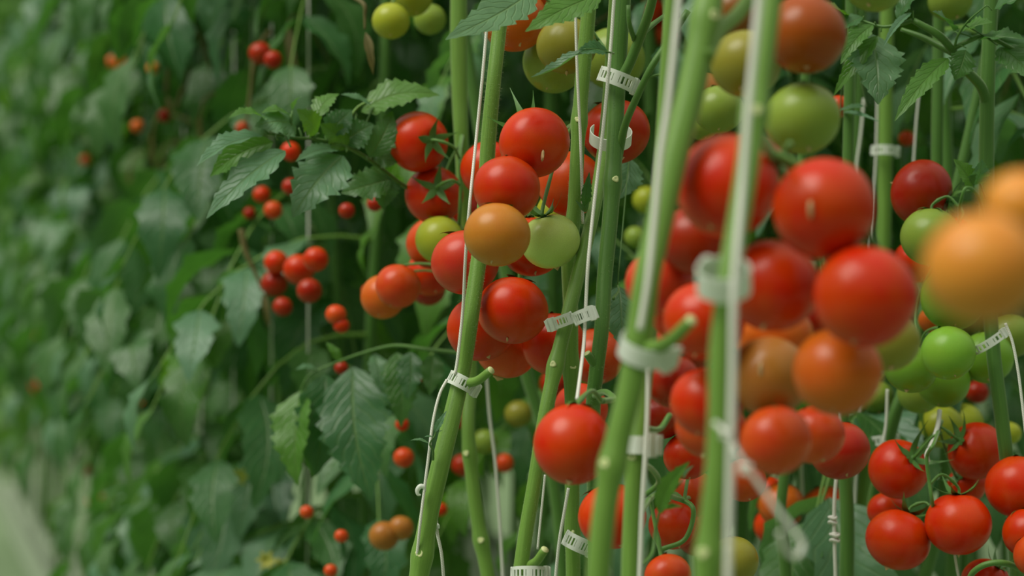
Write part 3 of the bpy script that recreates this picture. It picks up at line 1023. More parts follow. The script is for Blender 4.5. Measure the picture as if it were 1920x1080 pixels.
# ---------------------------------------------------------------- truss stalks
def truss(key, pts, fruits, rad=0.0022):
    mb = MB()
    W = [P(*p) for p in pts]
    path = tube(mb, W, [rad * 1.25] + [rad] * (len(W) - 1), max(16, len(W) * 8), 10)
    for f in fruits:
        o, c, r, cal = TOM[f]
        a = c + cal * r * 0.80
        q = min(path[3:], key=lambda p_: (p_ - (a + cal * r * 0.5)).length)
        b1 = a + cal * r * 0.30
        b2 = b1.lerp(q, 0.55) + cal * r * 0.22 + Vector((0, 0, r * 0.12))
        tube(mb, [a, b1, b2, q], [rad * 0.85, rad * 0.75, rad * 0.72, rad * 0.8], 16, 8, bumps=[(b1.lerp(b2, 0.4), rad * 0.45, 0.003)])
    return world_child('truss_stalk', mb, STALK, PLANTS[key])


def dd(i):
    return next(t['d'] for t in T if t['id'] == i)


dC = dd('C2')
truss('s8', [(866, 255, 2.695), (862, 290, dC - 0.03), (864, 340, dC - 0.035), (862, 400, dC - 0.03), (858, 470, dC), (850, 520, dC + 0.02)],
      ['C1', 'C2', 'C3', 'C5', 'C6', 'C7', 'C10'], 0.0020)
truss('s2', [(1080, 232, 2.31), (1062, 245, 2.36), (1040, 300, 2.39), (1010, 370, 2.40), (990, 420, 2.42), (975, 520, 2.42), (985, 600, 2.43)],
      ['A4', 'A11'], 0.0024)
truss('s3', [(1160, 130, 2.25), (1110, 60, 2.42), (1080, 20, 2.44), (1040, 10, 2.45)], ['B1', 'B2', 'B3'], 0.0022)
truss('s3', [(1112, 742, 2.21), (1135, 735, 2.16), (1150, 748, 2.12), (1128, 752, 2.06)], ['J1'], 0.0028)
truss('s6', [(1415, 240, 1.45), (1445, 290, 1.60), (1462, 310, 1.66), (1480, 360, 1.70), (1500, 450, 1.73), (1500, 560, 1.76), (1490, 680, 1.78)],
      ['E1', 'E2', 'E4', 'E13', 'E3', 'E5', 'E6', 'E7'], 0.0032)
mb = MB()
tube(mb, [P(1455, 308, 1.63), P(1468, 290, 1.61), P(1482, 268, 1.60)], [0.0030, 0.0026, 0.002], 8, 8)
world_child('truss_stalk', mb, STALK, PLANTS['s6'])
d6 = dd('H6') - 0.01
truss('s10', [(1765, 790, 2.60), (1752, 830, d6), (1738, 856, d6), (1742, 900, d6), (1748, 940, d6), (1752, 972, d6 + 0.03)],
      ['H1', 'H2', 'H3', 'H5', 'H6', 'H4'], 0.0019)
truss('s10', [(1852, 440, 2.45), (1836, 372, 2.42), (1812, 352, 2.40), (1800, 385, 2.41), (1792, 430, 2.47), (1722, 560, 2.52), (1720, 655, 2.49)],
      ['G1', 'G2', 'G4', 'G5', 'G3'], 0.0018)
truss('s10', [(1975, 1110, 2.42), (1920, 1072, 2.38), (1885, 1056, 2.36), (1850, 1058, 2.36), (1824, 1074, 2.37), (1812, 1100, 2.39)], [], 0.0030)
truss('s8', [(861, -50, 2.70), (835, -62, 2.74), (800, -58, 2.80), (770, -60, 2.83)], ['K1', 'K2', 'K3'], 0.0020)
dI = 2.28
truss('s7', [(1190, 985, 1.95), (1225, 930, 2.15), (1270, 935, dI), (1300, 955, dI), (1285, 1010, dI), (1240, 1030, dI)], ['I7', 'I9', 'I10', 'I6'], 0.0024)
truss('s7', [(1200, 870, 1.93), (1222, 880, 2.05), (1235, 905, 2.10), (1208, 930, 2.12)], [], 0.0024)
truss('s7', [(1196, 800, 1.93), (1235, 805, 2.0), (1256, 778, 2.02)], [], 0.0024)


# ---------------------------------------------------------------- support strings
def string(pts, wpx, label, mat=TWINE, group='white support strings', knots=(), seg=8, carry=True):
    W = [P(*p) for p in pts]
    d0 = pts[0][2]
    r = wpx * 0.5 / F * d0
    if carry and pts[0][1] < 5:
        dv = (W[0] - W[1]).normalized()
        st_, w0_ = (W[0] - W[1]).length, W[0]
        for q in range(1, 9):
            W.insert(0, w0_ + Vector((dv.x, 0, dv.z)) * st_ * q * (1 + 0.35 * q))
    mb = MB()
    tube(mb, W, r, max(24, len(W) * 10), seg)
    o = world_thing('support_string', mb, mat)
    tag(o, label, 'string', group)
    for (x, y, d, s) in knots:
        c = P(x, y, d)
        mk = MB()
        for a in (0, 1):
            ring = []
            for i in range(9):
                th = 2 * math.pi * i / 8
                ring.append(c + Vector((math.cos(th) * r * s, math.sin(th) * r * s * 0.8, (0.6 if a else -0.6) * r * s + math.sin(th * 2 + a) * r * 0.5)))
            tube(mk, ring, r * 0.75, 24, 6)
        tube(mk, [c - Vector((0, 0, r * s * 1.2)), c + Vector((0, 0, r * s * 1.2))], [r * 0.8, r * s * 0.8, r * 0.8][:2], 4, 8)
        mk.v = [v - o.location for v in mk.v]
        link('knot', mk.mesh('knot', mat), o, (0, 0, 0))
    return o


string([(918, -10, 2.27), (912, 60, 2.27), (904, 150, 2.265), (893, 260, 2.26), (881, 380, 2.235), (873, 480, 2.24), (868, 580, 2.255), (857, 680, 2.255), (852, 702, 2.255)], 6.0,
       'thin white string running down left of the hairy stem past the amber tomato')
string([(838, 712, 2.25), (824, 740, 2.245), (812, 790, 2.24), (803, 860, 2.235), (796, 915, 2.235), (788, 980, 2.235), (783, 1030, 2.24), (776, 1100, 2.25)], 5.5,
       'slack white string curving down from the clip on the hairy stem')
string([(818, 972, 2.275), (820, 1000, 2.275), (828, 1040, 2.275), (833, 1100, 2.275)], 6,
       'short white string emerging behind the hairy stem at the bottom')
string([(1079, -10, 2.262), (1080, 60, 2.262), (1083, 150, 2.262), (1088, 250, 2.262), (1091, 340, 2.262), (1093, 420, 2.262)], 5.5,
       'thin white string along the downy stem right of the topmost red tomato')
string([(1152, -10, 2.20), (1145, 90, 2.20), (1134, 210, 2.195), (1124, 300, 2.195), (1112, 400, 2.19), (1103, 490, 2.18), (1099, 560, 2.18), (1095, 640, 2.17), (1087, 710, 2.12), (1082, 748, 2.06)], 6.5,
       'white string between straight and leaning stems ending above the big lone tomato')
string([(1274, -10, 1.565), (1264, 90, 1.56), (1252, 200, 1.555), (1237, 300, 1.55), (1228, 400, 1.545), (1216, 520, 1.54), (1200, 620, 1.54)], 13,
       'blurred white string lying along the left of the thick leaning stem')
string([(1424, -10, 1.415), (1414, 90, 1.41), (1402, 220, 1.405), (1393, 340, 1.40), (1383, 460, 1.39), (1376, 560, 1.385), (1374, 700, 1.385), (1371, 820, 1.385), (1368, 940, 1.385), (1365, 1100, 1.385)], 15,
       'blurred thick white string nearest the camera beside the near stem')
string([(1216, 690, 1.86), (1214, 780, 1.86), (1210, 860, 1.86), (1204, 960, 1.86), (1199, 1100, 1.86)], 9,
       'white string hanging from the clip on the thick leaning stem')
string([(912, 700, 2.75), (918, 780, 2.75), (928, 860, 2.75), (936, 960, 2.75), (944, 1100, 2.75)], 6,
       'thin pale string right of the softly blurred stem at the bottom')
string([(1022, 890, 2.3), (1016, 950, 2.3), (1008, 1030, 2.3)], 4.5, 'thin straw coloured string left under the big lone tomato')
string([(1066, 915, 2.32), (1058, 960, 2.32), (1048, 1020, 2.32), (1040, 1100, 2.32)], 6, 'white string passing the small striped clip under the big lone tomato')
string([(1340, 792, 1.37), (1362, 815, 1.365), (1390, 862, 1.36), (1425, 910, 1.36), (1460, 960, 1.36), (1492, 1000, 1.36), (1505, 1022, 1.36), (1494, 1044, 1.355), (1474, 1034, 1.35), (1462, 998, 1.345)], 10,
       'blurred knotted string end with a hooked tip crossing the near stem', knots=[(1362, 815, 1.365, 1.7), (1398, 880, 1.36, 1.8)], carry=False)
string([(1578, 700, 2.5), (1574, 780, 2.5), (1570, 870, 2.5), (1564, 960, 2.5), (1567, 1100, 2.5)], 7,
       'thin pale string with knots beside the upright stem under the orange tomato', knots=[(1561, 975, 2.5, 2.0), (1565, 1008, 2.5, 2.4)])
string([(1614, 700, 2.8), (1610, 820, 2.8), (1603, 940, 2.8), (1600, 1100, 2.8)], 6, 'faint pale string between the twin upright stems')
string([(1620, 185, 3.0), (1614, 250, 3.0), (1606, 310, 3.0), (1598, 400, 3.0)], 5, 'blurred pale string under the hanging pale leaf')
string([(1645, 180, 2.95), (1642, 300, 2.95), (1636, 380, 2.95), (1630, 480, 2.95)], 4, 'faint pale string behind the dim clip at upper right')
string([(1725, 160, 2.9), (1718, 230, 2.9), (1712, 320, 2.9)], 4, 'faint pale string above the deep red tomato')
string([(1885, 606, 2.3), (1898, 640, 2.3), (1908, 690, 2.3), (1916, 750, 2.3), (1926, 840, 2.3)], 5.5, 'thin cream string curving down at right edge under the orange tomato')
string([(1762, 770, 2.52), (1758, 800, 2.5), (1748, 830, 2.48), (1738, 852, 2.46), (1740, 866, 2.46)], 9, 'pale string holding up the lower right cluster')
string([(1664, 730, 2.68), (1662, 790, 2.68), (1656, 830, 2.68)], 6, 'thin pale string above the clip under the green tomatoes')
string([(1790, 1040, 2.44), (1795, 1070, 2.44), (1803, 1110, 2.44)], 5, 'short pale string below the lowest right tomato')
string([(1502, 870, 2.9), (1506, 960, 2.9), (1510, 1100, 2.9)], 7, 'faint pale string right of the low orange tomato')
string([(572, -10, 4.2), (575, 60, 4.2), (578, 150, 4.2), (580, 260, 4.2), (582, 420, 4.2), (580, 560, 4.2), (581, 665, 4.2)], 12,
       'blurred pale string hanging in the left foliage between two white knots')


# ---------------------------------------------------------------- plastic clips
def clip(px, py, d, rad, height, axis, open_deg, label, tab=True, tab_len=0.010, slots=True, yaw=0.0, tab_h=1.0, flip=False):
    """ring of thin plastic round a stem (axis of the stem = axis), a slotted band and a square buckle"""
    c = P(px, py, d)
    ax = Vector(axis).normalized()
    front = Vector((0, -1, 0))
    front = (front - ax * front.dot(ax)).normalized()
    front.rotate(Quaternion(ax, math.radians(yaw)))
    sidev = ax.cross(front).normalized()
    th = 0.0009
    root = bpy.data.objects.new('plant_clip', None)
    COL.objects.link(root)
    root.location = c
    root.empty_display_size = 0.02
    tag(root, label, 'clip', 'white plant clips')

    def P3(a, z, r):
        return front * (math.cos(a) * r) + sidev * (math.sin(a) * r) + ax * z
    mb = MB()
    a0, a1 = math.radians(open_deg[0]), math.radians(open_deg[1])
    n = 44
    h = height * 0.5
    bars = (-h, -h * 0.45, h * 0.45, h) if slots else (-h, h)

    def strip(z0, z1, aa, ab, m):
        pts, uvs = [], []
        for i in range(m + 1):
            a = aa + (ab - aa) * i / m
            for (zz, r) in ((z0, rad), (z1, rad), (z1, rad + th), (z0, rad + th)):
                pts.append(P3(a, zz, r))
                uvs.append((i / m, 0))
        o = len(mb.v)
        mb.grid(pts, m + 1, 4, uvs, closed=True)
        mb.face((o, o + 1, o + 2, o + 3))
        e = o + m * 4
        mb.face((e + 3, e + 2, e + 1, e))
    if slots:
        strip(-h, -h * 0.5, a0, a1, n)
        strip(h * 0.5, h, a0, a1, n)
        k = int((a1 - a0) / math.radians(15))
        for i in range(k + 1):
            a = a0 + (a1 - a0) * i / k
            wide = math.radians(7 if i % 5 else 20)
            strip(-h * 0.5, h * 0.5, a - wide / 2, a + wide / 2, 3)
    else:
        strip(-h, h, a0, a1, n)
    ring = link('ring', mb.mesh('ring', PLASTIC, False), root, (0, 0, 0))
    if tab:
        mb2 = MB()
        aa_ = a0 if flip else a1
        base = P3(aa_, 0, rad + th)
        out_d = (front * math.cos(aa_) + sidev * math.sin(aa_))
        tang = (-front * math.sin(aa_) + sidev * math.cos(aa_)) * (-1 if flip else 1)
        for (u0, u1, hh, t2) in ((0.0, tab_len * 0.55, h * 1.15 * tab_h, 0.0016), (tab_len * 0.55, tab_len, h * 0.95 * tab_h, 0.0010)):
            vs = []
            for u in (u0, u1):
                for (z, t3) in ((-hh, -t2), (hh, -t2), (hh, t2), (-hh, t2)):
                    vs.append(base + tang * (u + (0.0 if abs(z) < 1 else 0)) + out_d * t3 + ax * z)
            o = len(mb2.v)
            for v in vs:
                mb2.point(v)
            for f in ((0, 1, 2, 3), (7, 6, 5, 4), (0, 4, 5, 1), (1, 5, 6, 2), (2, 6, 7, 3), (3, 7, 4, 0)):
                mb2.face(tuple(o + q for q in f))
        # lip standing out of the buckle
        o = len(mb2.v)
        for u in (tab_len * 0.45, tab_len * 0.6):
            for (z, t3) in ((-h * 1.2, 0), (h * 1.2, 0), (h * 1.0, 0.0032), (-h * 1.0, 0.0032)):
                mb2.point(base + tang * u + out_d * t3 + ax * z)
        for f in ((0, 1, 2, 3), (7, 6, 5, 4), (0, 4, 5, 1), (1, 5, 6, 2), (2, 6, 7, 3), (3, 7, 4, 0)):
            mb2.face(tuple(o + q for q in f))
        link('buckle', mb2.mesh('buckle', PLASTIC, False), root, (0, 0, 0))
        mb3 = MB()
        ab_ = a1 if flip else a0
        b0 = P3(ab_, 0, rad + th)
        tg = (-front * math.sin(ab_) + sidev * math.cos(ab_)) * (-1 if flip else 1)
        tube(mb3, [b0 - ax * h, b0 - ax * h * 0.4 - tg * 0.0012, b0 + ax * h * 0.4 - tg * 0.0012, b0 + ax * h], 0.0012, 10, 8)
        link('hinge', mb3.mesh('hinge', PLASTIC), root, (0, 0, 0))
    return root


mm = 0.001
# ring around the hairy stem: tilted band, buckle at lower right
clip(866, 718, 2.265, 12.6 * mm, 12.5 * mm, (0.42, 0.10, 0.80), (-100, 62), 'white ladder clip around the hairy stem above its cut shoot', tab_len=0.013)
clip(1058, 600, 2.212, 10.0 * mm, 11 * mm, (-0.34, 0.0, 0.94), (-62, 40), 'open white clip sticking out left of the leaning stem', tab_len=0.016, flip=True)
clip(1094, 594, 2.18, 8.0 * mm, 12 * mm, (-0.34, 0.15, 0.94), (-70, 40), 'white clip gripping the string right of the leaning stem', tab_len=0.009)
clip(1157, 150, 2.235, 16 * mm, 14 * mm, (0.36, 0.0, 0.93), (-85, 72), 'tilted white clip around the straight dark stem under its branch', tab_len=0.009)
clip(1145, 256, 2.268, 19 * mm, 12 * mm, (0.05, -0.50, 0.86), (-125, 125), 'round smooth white clip behind the straight stem in front of the shaded tomato', tab=False, slots=False)
clip(1357, 524, 1.405, 15 * mm, 15 * mm, (-0.05, -0.45, 0.90), (-130, 205), 'large blurred white clip wrapped round the near stem', tab_len=0.006, slots=False)
clip(1210, 655, 1.572, 16.5 * mm, 13 * mm, (0.22, -0.38, 0.90), (-140, 52), 'blurred white clip around the thick stem at its stub', tab_len=0.014, slots=False, tab_h=1.25)
clip(1196, 834, 1.885, 9 * mm, 14 * mm, (0.02, 0.05, 1.0), (-95, 50), 'white clip with square tab on the stem below the thick one', tab_len=0.018, slots=False, tab_h=1.2)
clip(1084, 1018, 2.33, 13 * mm, 15 * mm, (0.42, 0.0, 0.90), (-80, 60), 'small striped white clip under the big lone tomato', tab_len=0.008)
clip(992, 1076, 2.20, 15 * mm, 12 * mm, (0.0, 0.2, 1.0), (-80, 65), 'white clip at the bottom edge on the leaning stem', tab_len=0.010)
clip(1655, 826, 2.72, 15 * mm, 11 * mm, (-0.12, 0.1, 1.0), (-80, 70), 'pale clip joining the slanting stem near the lower right cluster', tab_len=0.008)
clip(1853, 640, 2.43, 18 * mm, 9 * mm, (-0.55, 0.0, 0.85), (-85, 45), 'pale ladder clip hanging off the stem below the blurred orange tomato', tab_len=0.010)
clip(1658, 284, 2.99, 15 * mm, 12 * mm, (0.05, 0.1, 1.0), (-80, 75), 'dim white clip on the stem left above the deep red tomato', tab_len=0.008)


def small_hook(px, py, d, s, label):
    mb = MB()
    c = P(px, py, d)
    tube(mb, [c + Vector((s * 0.9, 0, -s * 0.2)), c + Vector((s * 0.6, 0, s * 0.8)), c + Vector((-s * 0.2, 0, s)), c + Vector((-s * 0.9, 0, s * 0.2)), c + Vector((-s * 0.8, 0, -s * 0.8)), c + Vector((-s * 0.1, 0, -s))],
         [s * 0.25, s * 0.5, s * 0.62, s * 0.55, s * 0.4, s * 0.2], 24, 10)
    o = world_thing('string_hook', mb, PLASTIC, c)
    tag(o, label, 'hook')


small_hook(790, 920, 2.235, 0.0040, 'tiny white plastic hook on the slack string beside the hairy stem')
small_hook(818, 990, 2.272, 0.0030, 'tiny white plastic hook right of the hairy stem near the bottom')
small_hook(583, 68, 4.15, 0.0080, 'blurred white plastic hook on the pale string in left foliage, at the top')
small_hook(583, 678, 4.15, 0.0130, 'blurred white plastic hook on the pale string in left foliage, lower one')


# ---------------------------------------------------------------- hero leaves
def hero_leaf(key, rachis, rad, leaflets, mat_default=LEAF, stem_mat=STEM_D, name='leaf', label=None):
    """rachis: px points; leaflets: (bx,by,bd, tx,ty,td, width_px, material, curl, fold, normal)"""
    mb = MB()
    W = [P(*p) for p in rachis]
    n = len(W)
    tube(mb, W, [rad * (1 - 0.6 * i / (n - 1)) for i in range(n)], n * 8, 8)
    for lf in leaflets:   # little petiolules
        b = P(*lf[0:3])
        q = min(catmull(W, n * 8)[0], key=lambda p_: (p_ - b).length)
        if (q - b).length > 0.002:
            tube(mb, [q, q.lerp(b, 0.5) + Vector((0, 0, 0.001)), b], [rad * 0.45, rad * 0.4, rad * 0.35], 6, 6)
    o = world_child(name, mb, stem_mat, PLANTS[key])
    if label:
        o['label'] = label
    for k, lf in enumerate(leaflets):
        bx, by, bd, tx, ty, td, wpx = lf[:7]
        wpx = wpx * (1.22 if wpx > 25 else 1.0)
        mat = lf[7] if len(lf) > 7 and lf[7] else mat_default
        curl = lf[8] if len(lf) > 8 else 0.2
        fold = lf[9] if len(lf) > 9 else 0.3
        nrm = lf[10] if len(lf) > 10 else (0.0, -0.5, 0.85)
        m2 = MB()
        leaflet(m2, P(bx, by, bd), P(tx, ty, td), nrm, wpx / F * bd, curl, fold, seed=bx * 7 + ty, nu=34, nv=12, serr=0.15)
        m2.v = [v - PLANTS[key].location for v in m2.v]
        link('leaflet', m2.mesh('leaflet', mat), o, (0, 0, 0))
    return o


LB, LP, LG_ = LEAF, LEAF_PALE, LEAF_BRIGHT
hero_leaf('s8', [(864, 430, 2.70), (800, 372, 2.62), (752, 345, 2.60), (700, 305, 2.58), (655, 278, 2.56), (600, 262, 2.54), (550, 258, 2.52), (500, 250, 2.50)], 0.0030, [
    (500, 252, 2.50, 368, 306, 2.46, 46, LP, 0.12, 0.5, (0.3, -0.25, 0.9)),
    (520, 262, 2.50, 392, 330, 2.52, 54, LG_, 0.10, 0.4, (0.2, -0.9, 0.3)),
    (545, 275, 2.50, 384, 402, 2.46, 66, LP, 0.16, 0.25, (-0.2, -0.75, 0.6)),
    (650, 285, 2.55, 548, 402, 2.50, 96, LP, 0.15, 0.15, (-0.1, -0.9, 0.4)),
    (642, 282, 2.56, 556, 297, 2.50, 34, LP, 0.15, 0.3, (0.1, -0.6, 0.8)),
    (668, 212, 2.58, 822, 170, 2.58, 70, LG_, 0.22, 0.25, (-0.1, -0.75, 0.7)),
    (700, 200, 2.57, 640, 175, 2.55, 30, LP, 0.10, 0.3),
    (560, 240, 2.53, 482, 232, 2.49, 62, LP, 0.25, 0.1, (0.1, -0.9, 0.5)),
    (500, 222, 2.50, 430, 216, 2.47, 32, LG_, 0.2, 0.4),
    (545, 215, 2.52, 492, 208, 2.5, 30, LG_, 0.2, 0.3),
    (548, 208, 2.52, 566, 178, 2.5, 16, LP, 0.2, 0.3),
    (590, 225, 2.53, 634, 172, 2.55, 42, LG_, 0.2, 0.3, (-0.4, -0.8, 0.4)),
    (598, 250, 2.53, 560, 205, 2.5, 46, LG_, 0.2, 0.2, (0, -0.9, 0.4)),
    (610, 255, 2.55, 660, 205, 2.56, 50, LB, 0.1, 0.2, (0, -0.9, 0.3)),
    (640, 270, 2.56, 700, 232, 2.56, 56, LB, 0.1, 0.2, (0, -0.95, 0.2)),
    (655, 280, 2.56, 600, 232, 2.54, 44, LG_, 0.1, 0.2, (0, -0.9, 0.3)),
    (690, 300, 2.57, 736, 208, 2.57, 52, LB, 0.2, 0.2, (0.2, -0.9, 0.3)),
    (740, 335, 2.60, 640, 360, 2.58, 62, LB, 0.1, 0.2, (0, -0.85, 0.45)),
    (700, 292, 2.58, 752, 300, 2.58, 40, LB, 0.1, 0.2, (0, -0.9, 0.4)),
    (720, 320, 2.60, 718, 392, 2.60, 50, LB, 0.1, 0.2, (0, -1, 0.2)),
], label='compound leaf with pale serrated leaflets reaching left')
mbx = MB()
tube(mbx, [P(652, 280, 2.56), P(650, 240, 2.57), P(672, 200, 2.58), P(720, 182, 2.58)], [0.0022, 0.0018, 0.0014, 0.001], 16, 6)
world_child('leaf_stalk', mbx, STEM, PLANTS['s8'])

hero_leaf('s8', [(880, 664, 2.72), (850, 660, 2.74), (800, 655, 2.78), (740, 648, 2.82), (680, 662, 2.84), (620, 684, 2.86), (580, 704, 2.86), (562, 735, 2.86)], 0.0026, [
    (565, 722, 2.86, 552, 908, 2.82, 78, LG_, 0.15, 0.5, (-0.5, -0.85, 0.1)),
    (572, 715, 2.87, 590, 896, 2.86, 60, LB, 0.10, 0.2, (0.5, -0.8, 0.1)),
    (612, 690, 2.86, 592, 892, 2.84, 92, LB, 0.15, 0.25, (0.2, -0.95, 0.1)),
    (660, 672, 2.85, 694, 936, 2.80, 116, LB, 0.12, 0.15, (-0.1, -0.97, 0.2)),
    (700, 658, 2.84, 722, 742, 2.82, 34, LP, 0.15, 0.3, (0.2, -0.9, 0.2)),
    (744, 652, 2.82, 752, 800, 2.80, 60, LB, 0.15, 0.2, (0.1, -0.95, 0.2)),
    (770, 655, 2.80, 762, 748, 2.78, 50, LB, 0.1, 0.2, (-0.2, -0.95, 0.2)),
    (812, 660, 2.77, 806, 740, 2.75, 40, LB, 0.1, 0.3, (0.2, -0.9, 0.3)),
    (640, 680, 2.86, 612, 640, 2.86, 24, LG_, 0.2, 0.3),
    (600, 695, 2.86, 556, 690, 2.84, 22, LP, 0.2, 0.3),
], label='drooping compound leaf with arching stalk')
hero_leaf('s1', [(950, -40, 2.29), (975, -50, 2.25), (990, -28, 2.22)], 0.002, [
    (1010, -22, 2.22, 838, 68, 2.12, 74, LP, 0.08, 0.15, (0.2, -0.75, 0.6)),
], label='pale bluish leaf tip over the orange tomato')
hero_leaf('s2', [(1108, -40, 2.29), (1118, -50, 2.22), (1130, -20, 2.18)], 0.002, [
    (1135, -14, 2.16, 986, 56, 2.12, 56, LG_, 0.08, 0.15, (0.1, -0.85, 0.5)),
], label='bright green pointed leaf in front of the olive tomato')
hero_leaf('s3', [(1150, 100, 2.22), (1142, 98, 2.19), (1130, 96, 2.185)], 0.0012, [
    (1144, 98, 2.19, 1078, 100, 2.18, 30, LB, 0.25, 0.5, (0.0, -0.8, 0.5)),
    (1095, 92, 2.18, 998, 150, 2.17, 26, LP, -0.15, 0.6, (0.1, -0.3, 0.9)),
], label='small curled leaf across string and stem')
hero_leaf('s2', [(1100, 395, 2.28), (1096, 388, 2.265), (1092, 384, 2.26)], 0.0010, [
    (1096, 392, 2.262, 1106, 324, 2.25, 22, LB, 0.2, 0.4, (0.2, -0.9, 0.2)),
    (1094, 396, 2.262, 1080, 376, 2.25, 9, LP, 0.2, 0.4, (0, -0.9, 0.2)),
    (1094, 398, 2.262, 1104, 378, 2.25, 9, LP, 0.2, 0.4, (0, -0.9, 0.2)),
], label='tiny shoot of new leaves')
hero_leaf('s1', [(812, 862, 2.24), (812, 845, 2.232), (806, 832, 2.23), (816, 815, 2.23), (818, 795, 2.23)], 0.0012, [
    (814, 812, 2.23, 836, 770, 2.225, 15, LP, 0.2, 0.3, (-0.3, -0.9, 0.2)),
    (806, 832, 2.23, 770, 824, 2.225, 10, LP, 0.2, 0.3, (0, -0.5, 0.8)),
    (812, 820, 2.23, 796, 818, 2.225, 7, LP, 0.2, 0.3, (0, -0.5, 0.8)),
    (820, 815, 2.23, 830, 806, 2.225, 6, LP, 0.2, 0.3, (0, -0.5, 0.8)),
], label='little side shoot with tiny leaves')
hero_leaf('s3', [(1150, 560, 2.24), (1160, 545, 2.32), (1158, 535, 2.40)], 0.0016, [
    (1160, 530, 2.42, 1166, 650, 2.40, 72, LP, 0.1, 0.15, (0.2, -0.95, 0.1)),
    (1180, 290, 2.50, 1162, 372, 2.48, 54, LP, 0.1, 0.15, (0.3, -0.9, 0.1)),
], label='pale leaf hanging behind the straight stem')
hero_leaf('s7', [(1192, 1070, 1.92), (1222, 1040, 1.95), (1228, 1000, 1.96), (1236, 960, 1.96)], 0.0022, [
    (1232, 968, 1.96, 1290, 866, 1.93, 36, LG_, 0.1, 0.35, (-0.4, -0.85, 0.3)),
    (1236, 960, 1.96, 1278, 948, 1.94, 20, LG_, 0.15, 0.3, (0, -0.7, 0.7)),
    (1270, 905, 1.95, 1268, 874, 1.94, 12, LP, 0.15, 0.3, (0, -0.7, 0.7)),
    (1280, 900, 1.95, 1300, 872, 1.94, 10, LP, 0.15, 0.3, (0, -0.7, 0.7)),
], label='small fresh bright green leaf low in the middle')
hero_leaf('s10', [(1712, 38, 2.40), (1690, 45, 2.41), (1655, 50, 2.42), (1620, 40, 2.43), (1588, 32, 2.44)], 0.0022, [
    (1634, 56, 2.44, 1648, 192, 2.40, 92, LP, 0.12, 0.12, (0.15, -0.95, 0.2)),
    (1712, 20, 2.40, 1656, 86, 2.36, 16, LP, 0.1, 0.5, (0, -0.6, 0.7)),
    (1640, 42, 2.42, 1576, 118, 2.40, 34, LG_, 0.1, 0.4, (-0.3, -0.8, 0.3)),
    (1652, 60, 2.42, 1562, 178, 2.42, 30, LG_, 0.1, 0.4, (-0.3, -0.8, 0.2)),
    (1620, 30, 2.43, 1560, 60, 2.42, 40, LB, 0.1, 0.3),
    (1590, 32, 2.44, 1545, 8, 2.42, 40, LG_, 0.1, 0.3),
    (1680, 40, 2.41, 1720, -12, 2.40, 46, LB, 0.1, 0.3),
    (1625, 200, 2.6, 1570, 205, 2.55, 18, LP, 0.1, 0.4, (0, -0.6, 0.7)),
    (1575, 210, 2.6, 1648, 225, 2.55, 16, LP, 0.1, 0.4, (0, -0.6, 0.7)),
], label='compound leaf with one broad pale hanging leaflet')
hero_leaf('s10', [(1800, 120, 2.42), (1790, 100, 2.41), (1795, 70, 2.40), (1815, 40, 2.39), (1850, 10, 2.38)], 0.0018, [
    (1784, 102, 2.41, 1678, 222, 2.36, 40, LG_, 0.1, 0.35, (-0.3, -0.85, 0.3)),
    (1790, 60, 2.40, 1750, 20, 2.38, 50, LB, 0.1, 0.3),
    (1800, 60, 2.40, 1860, 40, 2.38, 54, LG_, 0.1, 0.3),
    (1830, 75, 2.40, 1920, 70, 2.36, 54, LB, 0.1, 0.3),
    (1870, 85, 2.40, 1940, 150, 2.36, 60, LB, 0.1, 0.2, (0, -0.9, 0.4)),
    (1812, 90, 2.40, 1790, 150, 2.40, 46, LB, 0.1, 0.2, (0, -0.9, 0.4)),
    (1860, 20, 2.38, 1930, -10, 2.36, 60, LB, 0.1, 0.3),
], label='leaf with narrow drooping leaflets at top right')
hero_leaf('s10', [(1852, 385, 2.45), (1838, 345, 2.43), (1820, 320, 2.42)], 0.0012, [
    (1826, 352, 2.41, 1790, 298, 2.40, 34, LG_, 0.15, 0.35, (0.3, -0.9, 0.2)),
    (1826, 350, 2.42, 1842, 300, 2.40, 40, LP, 0.15, 0.25, (0.3, -0.9, 0.2)),
], label='small leaf above the curved truss stalk')

# ---------------------------------------------------------------- leafy plants of the rows
BG_MATS = [LEAF, LEAF_BRIGHT, LEAF_PALE, LEAF_DRY, STEM]


